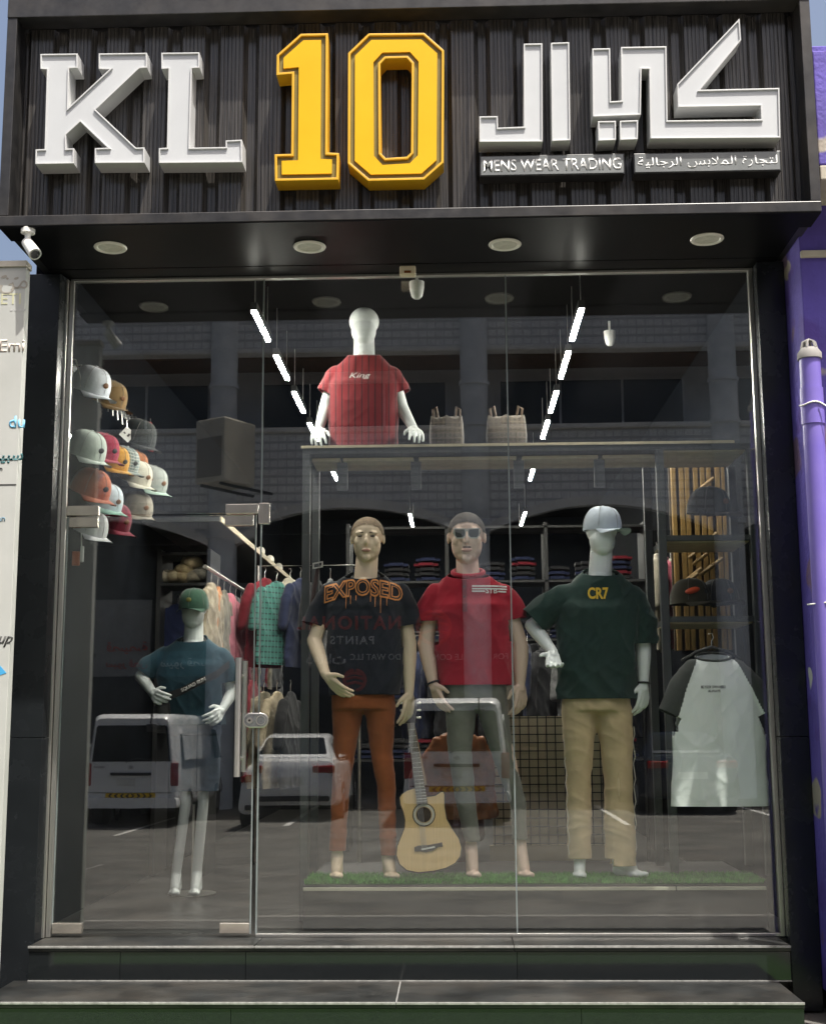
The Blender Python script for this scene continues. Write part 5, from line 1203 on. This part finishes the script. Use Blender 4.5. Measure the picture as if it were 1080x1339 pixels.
# raglan tee on a hanger
Y6 = .115; p = P(Y6)
t = thing('raglan_tee', 'white raglan tee with charcoal sleeves hanging on a hanger', 't-shirt', p(932, 845))
CHAR = cloth('charcoal jersey', (.062, .066, .062)); OFFW = pm('off white jersey', (.80, .83, .81), .9, var=.03, vs=5, bump=.12, bs=40, spec=.1)
nkp = p(932, 860)
sh, bvh = shirt(t, 'tee_body', OFFW, [(p(941, 1075), .245, .045), (p(941, 1050), .245, .050), (p(940, 980), .242, .055), (p(940, 930), .232, .060), (p(937, 895), .205, .060), (p(934, 876), .165, .050), (p(933, 866), .115, .042), (p(932, 860), .085, .036), (p(932, 852), .075, .03)],
    [[(p(905, 874), .048), (p(887, 897), .054), (p(872, 932, -.01), .050)], [(p(963, 874), .048), (p(985, 897), .054), (p(1003, 930), .050)]], None, 71, amp=.006, hem=p(940, 1054).z, neckcut=(p(932, 858), .085, Vector((0, -.6, 1)).normalized()))
sh.data.materials.append(CHAR)
nx = p(932, 860); L0, L1 = p(910, 860), p(884, 938); R0, R1 = p(957, 860), p(1001, 935)
for f in sh.data.polygons:
    c = f.center+wloc(t); zt_ = (c.z-L1.z)/(L0.z-L1.z)
    if zt_ > -.25:
        e = .012*math.sin(min(1, max(0, zt_))*math.pi)
        if c.x < L1.x+(L0.x-L1.x)*max(0, zt_)**.8-e or c.x > R1.x+(R0.x-R1.x)*max(0, zt_)**.8+e: f.material_index = 1
neckband(t, p(932, 859, -.005), .092, .040, .022, CHAR, r=.008)
hanger(t, p(930, 846, .01), .16)
a, b = p(918, 900, -.1), p(950, 896, -.1); INKB = pm('black print', (.03, .03, .035), .7)
print_on(t, 'chest_print', flat_text('BE YOUR OWN HERO', a.x, b.x, a.z, b.z, .02), INKB, bvh, .003); a, b = p(927, 905, -.1), p(943, 901.5, -.1); print_on(t, 'chest_print', flat_text('ALWAYS', a.x, b.x, a.z, b.z, .02), INKB, bvh, .003)

GMESH = {}
def garment_mesh(kind):
    """A shirt or jacket hanging: torso with two drooping sleeves, 0 at the hanger, hanging down z, width along x."""
    if kind in GMESH: return GMESH[kind]
    m = MB(); seed = len(GMESH)*7+3; L_ = {'shirt': .70, 'jacket': .68, 'long': .95}[kind]; d = .030 if kind != 'jacket' else .050
    m.rings([ering((0, 0, z), w_, d*k_) for z, w_, k_ in ((-L_-.02, .23, 1), (-L_*.8, .22, 1), (-L_*.5, .215, 1.05), (-L_*.25, .21, 1), (-.10, .19, .85), (-.05, .13, .7), (-.02, .07, .6), (.0, .06, .5))])
    sl = .30 if kind == 'shirt' else .55
    for s in (-1, 1): m.capsule((s*.17, 0, -.09), (s*.235, 0, -.22), .036, .040, 12, 4); m.capsule((s*.235, 0, -.22), (s*.26, .01, -.09-sl), .040, .034, 12, 4)
    me = remesh(m, .013, 5); folds(me, .020, seed); cut(me, (0, 0, -L_), (0, 0, -1), near=lambda c: abs(c.x) < .24); finish(me, 'garment_'+kind, (0, 0, 0)); GMESH[kind] = me; return me
HK = MB().tube([(0,0,-.01), (0,0,.05), (.014,0,.07), (.004,0,.09), (-.014,0,.085)], .0025, 6).mesh('hook_mesh', True)
def garment(name, label, cat, loc, rz, mat, kind='shirt', s=1.0, group=None, sx_=1.0):
    t = thing(name, label, cat, loc, group); t.rotation_euler.z = R(rz); t.scale = (s*sx_, s, s)
    for nm, me, mt in (('cloth', garment_mesh(kind), mat), ('hook', HK, STEEL)):
        o = bpy.data.objects.new(nm, me); COL.objects.link(o); o.parent = t
        if not me.materials: me.materials.append(mt)
        o.material_slots[0].link = 'OBJECT'; o.material_slots[0].material = mt
    return t
garment('leather_jacket', 'brown leather jacket hanging behind the crimson polo mannequin', 'jacket', at(599, 953, 1.15), 8, pm('tan brown leather', (.24, .085, .028), .35, var=.35, vs=7, bump=.3, bs=30), 'jacket', .78)
garment('maroon_jacket', 'dark maroon jacket hanging behind the acoustic guitar', 'jacket', at(582, 975, 1.3), 20, cloth('maroon wool', (.07, .012, .012), var=.3), 'long', .85)
# beige board with wire grid
t = thing('grid_board', 'beige display board with a black wire grid behind the mannequin legs', 'display board', at(705, 1120, 1.4)); a, b = at(645, 1105, 1.4), at(785, 936, 1.4)
box('board', (a.x, 1.4, a.z), (b.x, 1.42, b.z), pm('beige board', (.62, .56, .40), .7, var=.06), t); m = MB(); nx_ = 12; nz_ = 15
for i in range(nx_+1): x = a.x+.01+(b.x-a.x-.02)*i/nx_; m.box((x-.003, 1.388, a.z), (x+.003, 1.394, b.z))
for i in range(nz_+1): z = a.z+.01+(b.z-a.z-.02)*i/nz_; m.box((a.x, 1.381, z-.003), (b.x, 1.3875, z+.003))
o = m.build('wire_grid', BLACK, t); o['kind'] = 'stuff'
box('foot_rail', (a.x-.02, 1.37, a.z-.09), (b.x+.02, 1.43, a.z-.002), pm('pale wood plinth', (.34, .30, .20), .6), t)

# ================================================================== caps and merchandise
def cap(px, py, Y, rz, rx, mat, label, peak=None, s=1.0, ry=0, group='caps on the side wall'):
    q = at(px, py, Y); t = thing('baseball_cap', label, 'cap', q, group)
    LG = [pm('black logo', (.02, .02, .02), .7), pm('white logo', (.6, .6, .6), .7), pm('brown logo', (.18, .08, .03), .7), None][int(px*7+py) % 4]
    cap_parts(t, q, Matrix.Rotation(R(rz), 3, 'Z') @ Matrix.Rotation(R(rx), 3, 'X') @ Matrix.Rotation(R(ry), 3, 'Y'), mat, peak, s, LG); return t
CC = lambda n_, c, v=.1: cloth('cap '+n_, c, v)
cap(118, 508, .35, 58, 24, CC('white', (.60, .63, .68)), 'white cap, topmost on the side wall by the door', s=1.15)
cap(142, 524, .75, 58, 24, CC('tan brown', (.22, .14, .06), .3), 'tan and brown cap hung just behind the topmost white one', s=1.1)
cap(112, 592, .35, 58, 24, CC('mint', (.46, .52, .47)), 'pale mint cap in the middle of the side wall by the door', s=1.15)
cap(132, 592, .62, 58, 24, CC('crimson', (.30, .02, .05)), 'crimson cap between the mint and yellow caps', CC('crimson peak', (.34, .05, .08)), 1.05)
cap(146, 606, .85, 58, 24, CC('mustard', (.48, .25, .03)), 'mustard yellow cap on the side wall', None, 1.05)
cap(160, 608, 1.1, 58, 24, stripes('cap plaid', (.25, .30, .28), (.10, .14, .14), 60, 0, c3=(.4, .42, .38), scale2=60, axis2=2), 'grey plaid cap behind the mustard cap', None, 1.05)
cap(172, 612, 1.35, 58, 24, CC('orange', (.36, .13, .05)), 'orange cap behind the grey plaid cap', None, 1.05)
cap(176, 626, 1.3, 58, 24, CC('cream', (.52, .50, .42)), 'cream cap below the orange cap', None, 1.1)
cap(196, 634, 1.6, 58, 24, CC('grey', (.34, .37, .35)), 'pale grey cap farthest back in the side wall rows', CC('mint peak', (.34, .46, .40)), 1.15)
cap(118, 642, .42, 58, 24, CC('terracotta', (.40, .12, .06)), 'terracotta cap above the door hinge', None, 1.15)
cap(136, 658, .7, 58, 24, CC('pale blue', (.50, .57, .62)), 'pale blue cap beside the terracotta cap', CC('sea green', (.25, .42, .36)), 1.1)
cap(146, 684, .85, 58, 24, CC('maroon', (.16, .012, .03)), 'maroon cap below the pale blue cap', None, 1.15)
cap(118, 693, .45, 58, 24, CC('white2', (.56, .57, .58)), 'white cap, lowest on the side wall by the door', None, 1.0)
cap(178, 668, 1.3, 45, 20, CC('camo grey', (.24, .22, .18), .4), 'grey camouflage cap, lowest of the back caps', None, 1.1)
cap(180, 575, 1.45, 58, 24, CC('black', (.035, .04, .04)), 'black cap with a white square patch', None, 1.2)
q = at(167, 568, 1.33); t = thing('price_tag', 'white square tag with black marks hanging from the black cap', 'tag', q)
me = MB().box((-.038, 0, -.038), (.038, .003, .038)).mesh('tg'); o = link('card', me, WPL, t); o.rotation_euler = (0, R(40), R(25))
for s in (-1, 1):
    o2 = link('tag_mark', MB().box((-.012+.014*s, -.002, -.010), (.002+.014*s, -.0005, .006+.006*s)).mesh('mk'), BLACK, t); o2.rotation_euler = (0, R(40), R(25))
garment('red_lanyard_shirt', 'small red garment hanging at the back of the cap wall', 'garment', at(197, 552, 1.75), 80, cloth('bright red cotton', (.42, .03, .03)), 'shirt', .28, None)
# slat wall with hooks
t = thing('hook_rail', 'row of thin grey peg hooks above the caps on the side wall', 'hook rail', (-.1, .3, at(120, 470, .3).z))
for i in range(14):
    y = .25+i*.115; z = at(112, 470, .25).z-.0*y; MB().tube([(-.117, y, z), (-.05, y, z), (-.02, y, z-.10), (-.015, y, z-.16)], .004, 6).build('hook', STEEL, t, smooth=True)
box('rail', (-.1185, .2, at(112, 470, .25).z-.02), (-.112, 1.9, at(112, 470, .25).z+.02), RACK, t)
# caps in the right cubbies
cap(926, 668, .78, 35, 6, CC('black grey', (.045, .045, .045)), 'dark grey cap in the upper cubby', None, 1.25, group='caps in the cubbies')
cap(902, 786, .78, 40, 0, CC('dark olive', (.05, .045, .03)), 'dark olive cap with an orange patch in the lower cubby', None, 1.15, group='caps in the cubbies')
cap(940, 786, .82, 20, 0, CC('charcoal', (.035, .035, .04)), 'charcoal cap beside the olive one in the lower cubby', None, 1.15, group='caps in the cubbies')
q = at(905, 772, .67); t = thing('orange_cap_badge', 'bright orange badge on top of the dark olive cap', 'badge', q); MB().ell(q, (.044, .030, .018), 16, 8, Matrix.Rotation(R(-14), 3, 'Y')).build('badge', pm('bright orange', (.80, .10, .03), .5), t, smooth=True)
# golden wooden slat screen with pegs, behind the cubbies
t = thing('slat_screen', 'golden wooden slat screen with pegs behind the cubbies', 'slat screen', (3.3, 1.5, .9)); zA, zB_ = at(930, 850, 1.5).z, at(930, 605, 1.5).z
xg = at(880, 700, 1.5).x
for i in range(8): x = xg+i*.046+.006*math.sin(i*2.3); box('slat', (x, 1.5, zA), (x+.030, 1.53, zB_), GOLDWOOD, t, bevel=.003)
box('slat_back', (xg-.01, 1.54, zA), (xg+.40, 1.56, zB_), pm('dark slat backing', (.05, .032, .015), .7), t)
for (x, y) in ((918, 712), (900, 730), (906, 738), (915, 752), (898, 758), (925, 745), (893, 765), (914, 640)): q = at(x, y, 1.45); MB().tube([q, q+Vector((.09, -.03, .07))], .012, 8).build('peg', GOLDWOOD, t, smooth=True)
# shelf unit with soft caps, far end
a, b = at(200, 960, 2.6), at(276, 718, 2.6)
t = thing('shelf_unit', 'black open shelf unit with soft caps at the back', 'shelf unit', ((a.x+b.x)/2, 2.6, 0))
for x in (a.x, b.x-.03): box('upright', (x, 2.6, 0.0), (x+.03, 3.0, b.z), BLACK, t)
for y in (722, 762, 955): z = at(240, y, 2.6).z; box('shelf', (a.x+.031, 2.6, z-.02), (b.x-.031, 3.0, z), BLACK, t)
zq = at(240, 762, 2.6).z+.03
for i, (x, dz, c) in enumerate(((212, 0, (.34, .30, .22)), (226, .0, (.42, .35, .22)), (240, .05, (.50, .40, .22)), (238, 0, (.46, .36, .20)), (252, 0, (.38, .33, .24)), (262, .02, (.44, .41, .34)), (248, .10, (.55, .45, .28)))):
    q = at(x, 755, 2.68); m = MB(); m.ell((q.x, 2.75, zq+.03+dz), (.085, .10, .055), 14, 8)
    me = m.mesh('c', True)
    for v_ in me.vertices: v_.co += v_.normal*.018*noise.noise(v_.co*22)
    me.transform(Matrix.Translation(-Vector((q.x, 2.75, zq+dz)))); o = link('soft_cap', me, pm('fleece %d' % i, c, .95, var=.3, vs=30, bump=.5)); o.location = (q.x, 2.75, zq+dz)
    tag(o, ('fluffy beige soft cap at the door end of the shelf heap', 'fluffy tan soft cap second along the bottom of the heap', 'fluffy tan soft cap in the second layer of the heap', 'fluffy tan soft cap third along the bottom of the heap', 'fluffy grey beige soft cap fourth along the bottom of the heap', 'fluffy pale soft cap at the far end of the shelf heap', 'fluffy cream soft cap on top of the shelf heap')[i], 'cap', 'soft caps on the shelf unit')
garment('navy_shirt', 'navy shirt hanging in the black shelf unit', 'shirt', at(233, 790, 2.8), 10, cloth('navy cotton', (.012, .018, .06)), 'shirt', .8)
# long wall shelf with shoes, rail of clothes beneath
ws = thing('wall_shelf', 'long pale-edged wall shelf receding above the clothes rail', 'shelf', (.3, 2.2, 2.4)); zS = at(290, 676, 2.15).z; xS = at(290, 676, 2.15).x
box('board', (-.118, 2.15, zS-.03), (xS-.012, 6.2, zS), RACK, ws); box('edge', (xS-.0115, 2.15, zS-.034), (xS, 6.2, zS+.004), WOODPALE, ws)
MB().cyl((xS-.12, 2.2, zS-.34), (xS-.12, 6.2, zS-.34), .014, 10).build('clothes_rail', STEEL, ws)
def shoe(px, py, Y, mat, lab):
    q = at(px, py, Y); m = MB(); m.ell(q+Vector((0,-.05,.04)), (.045, .13, .035), 14, 8); m.ell(q+Vector((0,.04,.07)), (.042, .07, .05), 12, 8); t = thing('trainer_shoe', lab, 'shoe', q, 'shoes on the wall shelf'); link('upper', finish(remesh(m, .012, 3), 'upper', q), mat, t); MB().ell(q+Vector((0,-.02,.012)), (.05, .16, .014), 16, 6).build('sole', WPL, t, smooth=True)
zq = zS
for i, (Y, lab) in enumerate(((4.6, 'pale trainer shoe, nearest of three on the wall shelf'), (5.2, 'pale trainer shoe, middle of three on the wall shelf'), (5.8, 'pale trainer shoe, last of three on the wall shelf'))):
    q = Vector((xS-.10, Y, zS)); m = MB()
    t = thing('trainer_shoe', lab, 'shoe', q, 'shoes on the wall shelf')
    m.ell(q+Vector((0,-.05,.045)), (.045, .13, .035), 14, 8); m.ell(q+Vector((0,.05,.08)), (.042, .07, .05), 12, 8); link('upper', finish(remesh(m, .012, 3), 'upper', q), pm('pale leather', (.58, .54, .46), .5), t); MB().ell(q+Vector((0,-.02,.014)), (.05, .17, .014), 16, 6).build('sole', WPL, t, smooth=True)
GC = [('cream camouflage', (.42, .36, .26), (.16, .12, .07)), ('orange', (.45, .17, .05), None), ('khaki print', (.22, .19, .13), (.07, .06, .04)), ('pink', (.45, .12, .16), None), ('grey check', (.20, .20, .20), (.06, .06, .06)), ('burgundy', (.14, .012, .02), None), ('black', (.02, .02, .022), None), ('stone', (.32, .29, .23), None), ('teal', (.03, .14, .13), None), ('navy', (.015, .02, .05), None)]
GM = [cloth('rail '+n_, c, .15, col2=c2, vs=14 if c2 else 9) for n_, c, c2 in GC]
for i in range(14):
    Y = 2.45+i*.26; k = [0,1,2,3,4,3,5,8,0,9,5,2,6,4][i]
    garment('hanging_shirt', '%s shirt on the wall rail, %s from the door end' % (GC[k][0], ('1st 2nd 3rd 4th 5th 6th 7th 8th 9th 10th 11th 12th 13th 14th 15th 16th 17th 18th 19th 20th 21st 22nd').split()[i]), 'shirt', (xS-.12, Y, zS-.435), 90+random.uniform(-14, 14), GM[k], 'shirt' if i % 3 else 'jacket', .95+.1*random.random(), 'shirts on the wall clothes rail')
    
# green checked shirt and neighbours on a free-standing rail further back
rl = thing('clothes_rail', 'free-standing steel clothes rail in the middle of the shop', 'clothes rail', (1.2, 3.4, 0)); zr = at(350, 740, 3.4).z; xr0, xr1 = at(338, 740, 3.4).x, at(470, 740, 3.4).x
MB().tube([(xr0, 3.4, 0), (xr0, 3.4, zr), (xr1, 3.4, zr), (xr1, 3.4, 0)], .014, 10).build('rail_frame', STEEL, rl)
CHK = stripes('green check', (.035, .15, .125), (.012, .04, .04), 22, 2, thr=.72, c3=(.06, .20, .165), scale2=26, axis2=0)
garment('checked_shirt', 'teal green checked shirt hanging beside the door edge', 'shirt', (at(362, 780, 3.3).x, 3.28, zr-.14), 52, CHK, 'shirt', .92)
garment('cream_shirt', 'cream shirt tucked behind the teal checked shirt', 'shirt', (at(376, 785, 3.3).x, 3.46, zr-.10), 55, GM[7], 'jacket', .95)
for i, (x, k, lab) in enumerate(((346, 5, 'burgundy shirt at the door end of the free rail'), (392, 9, 'navy shirt on the free-standing rail'), (412, 6, 'black shirt on the free-standing rail behind the navy one'), (430, 4, 'grey checked shirt at the far end of the free rail'))):
    garment('rail_shirt', lab, 'shirt', (at(x, 790, 3.4).x, 3.4+.04*i, zr-.10), 60+8*i, GM[k], 'shirt', 1.0, 'shirts on the free-standing rail')
# lower rail: camouflage trousers and others
for i, (x, y, k, lab) in enumerate(((345, 905, 2, 'khaki camouflage shirt on the low rail'), (362, 905, 0, 'cream camouflage shirt on the low rail'), (380, 905, 6, 'black shirt on the low rail'), (330, 890, 5, 'burgundy shirt on the low rail beside the lock'))):
    garment('low_rail_shirt', lab, 'shirt', at(x, y, 3.0), 68+6*i, GM[k], 'shirt', 1.0, 'shirts on the low rail')
for i in range(12):
    garment('dark_garment', '%s garment, %s along the bar deep in the shop' % (GC[[6, 9, 4, 6, 5, 9, 8, 6, 2, 9, 6, 5][i]][0], 'first second third fourth fifth sixth seventh eighth ninth tenth eleventh twelfth'.split()[i]), 'garment', (1.45+i*.19, 5.2+.2*math.sin(i*1.7), 1.75), 70+random.uniform(-25, 25), GM[[6, 9, 4, 6, 5, 9, 8, 6, 2, 9, 6, 5][i]], 'long' if i % 2 else 'shirt', 1.05, 'dark garments on the rail deep in the shop')
MB().cyl((1.3, 5.2, 1.84), (3.75, 5.2, 1.84), .015, 10).build('clothes_rail_bar', STEEL); tag(bpy.context.scene.objects['clothes_rail_bar'], 'long steel clothes bar deep in the shop', 'clothes bar')
for i in range(5):
    garment('side_garment', '%s garment, %s from the glass on the rail beside the cubbies' % (GC[[7, 2, 3, 7, 6][i]][0], ords[i]), 'garment', at(858+i*6, 725+i*2, 2.2+.25*i), 80+random.uniform(-15, 15), GM[[7, 2, 3, 7, 6][i]], 'shirt', .95, 'pale garments beside the cubbies')

# odds and ends by the door
q = at(102, 728, .4); t = thing('leather_tag', 'orange leather key tag with a white clip hanging by the door', 'tag', q)
box('tag_body', q+Vector((-.03,-.008,-.05)), q+Vector((.012,.008,.03)), pm('orange leather', (.40, .10, .03), .5), t, bevel=.004)
box('tag_clip', q+Vector((.016,-.01,-.03)), q+Vector((.034,.01,.06)), WPL, t, bevel=.004); MB().tube([q+Vector((.02,0,.06)), q+Vector((.015,0,.16)), q+Vector((0,0,.22))], .003, 6).build('tag_cord', WPL, t)
q = at(416, 741, .8); t = thing('bag_strap', 'dark hanging strap with a steel buckle beside the black tee', 'strap', q)
MB().tube([q, q+Vector((-.03,0,-.2)), q+Vector((-.09,0,-.45))], .012, 8).build('strap', pm('dark brown webbing', (.05, .03, .03), .7), t); m = MB(); ring_wall(m, [(q.x-.03,q.z-.015),(q.x+.03,q.z-.005),(q.x+.03,q.z+.03),(q.x-.03,q.z+.02)], [(q.x-.022,q.z-.008),(q.x+.022,q.z+.001),(q.x+.022,q.z+.023),(q.x-.022,q.z+.013)], .78, .79); m.build('buckle', STEEL, t)

# a second stocked rail in the middle depth, seen between the mannequins
zr2 = 1.72
br = thing('clothes_rail', 'black clothes rail with mixed shirts behind the front mannequins', 'clothes rail', (2.7, 3.0, 0))
MB().tube([(1.75, 3.0, 0), (1.75, 3.0, zr2), (3.45, 3.0, zr2), (3.45, 3.0, 0)], .014, 10).build('rail_frame', BLACK, br)
nth = 'first second third fourth fifth sixth seventh eighth ninth tenth eleventh twelfth'.split()
for i in range(11):
    k = [9, 6, 5, 6, 2, 9, 6, 4, 6, 5, 9][i]
    garment('rail_garment', '%s shirt, %s along the black rail behind the mannequins' % (GC[k][0], nth[i]), 'shirt', (1.85+i*.15, 3.0, zr2-.10), 68+random.uniform(-16, 16), GM[k], 'shirt' if i % 2 else 'jacket', 1.0, 'shirts on the black rail behind the mannequins')

# shelving with folded shirts along the back
bs_ = thing('back_shelving', 'dark wall shelving with stacks of folded shirts at the back of the shop', 'shelving', (2.4, 4.3, 0))
for x in (1.15, 2.0, 2.85, 3.7): box('upright', (x-.015, 4.3, 0), (x+.015, 4.68, 2.75), BLACK, bs_)
FOLD = bmesh.new(); bmesh.ops.create_cube(FOLD, size=1.0); bmesh.ops.bevel(FOLD, geom=list(FOLD.edges), offset=.22, segments=2, affect='EDGES'); FM = bpy.data.meshes.new('folded'); FOLD.to_mesh(FM); FOLD.free(); FM.materials.append(GM[0])
for si, z in enumerate((.75, 1.25, 1.75, 2.25, 2.72)):
    box('shelf', (1.166, 4.3, z-.02), (3.684, 4.68, z), BLACK, bs_)
    if si == 4: continue
    for j in range(9):
        x = 1.30+j*.265+(.03 if j > 2 else 0)+(.03 if j > 5 else 0); k = (6, 9, 5, 6, 6, 9, 9, 6, 9)[(j*4+si*5) % 9]
        t = thing('folded_shirts', '%s topped stack of folded shirts, %s along the %s back shelf' % (GC[k][0], nth[j], ('lowest', 'second lowest', 'third', 'upper')[si]), 'shirts', (x, 4.46, z), 'stacks of folded shirts on the back shelving')
        for q in range(3+(j+si) % 3):
            o = bpy.data.objects.new('folded_shirt', FM); COL.objects.link(o); o.parent = t; o.location = (.006*math.sin(q*3+j), .008*math.cos(q*2.2+j), .022+q*.042); o.scale = (.21, .27, .042); o.rotation_euler.z = R(4*math.sin(q*5+j))
            o.material_slots[0].link = 'OBJECT'; o.material_slots[0].material = GM[(6, 9, 6, 5, 9)[(k+q*3) % 5] if q < 2+(j+si) % 3 else k]
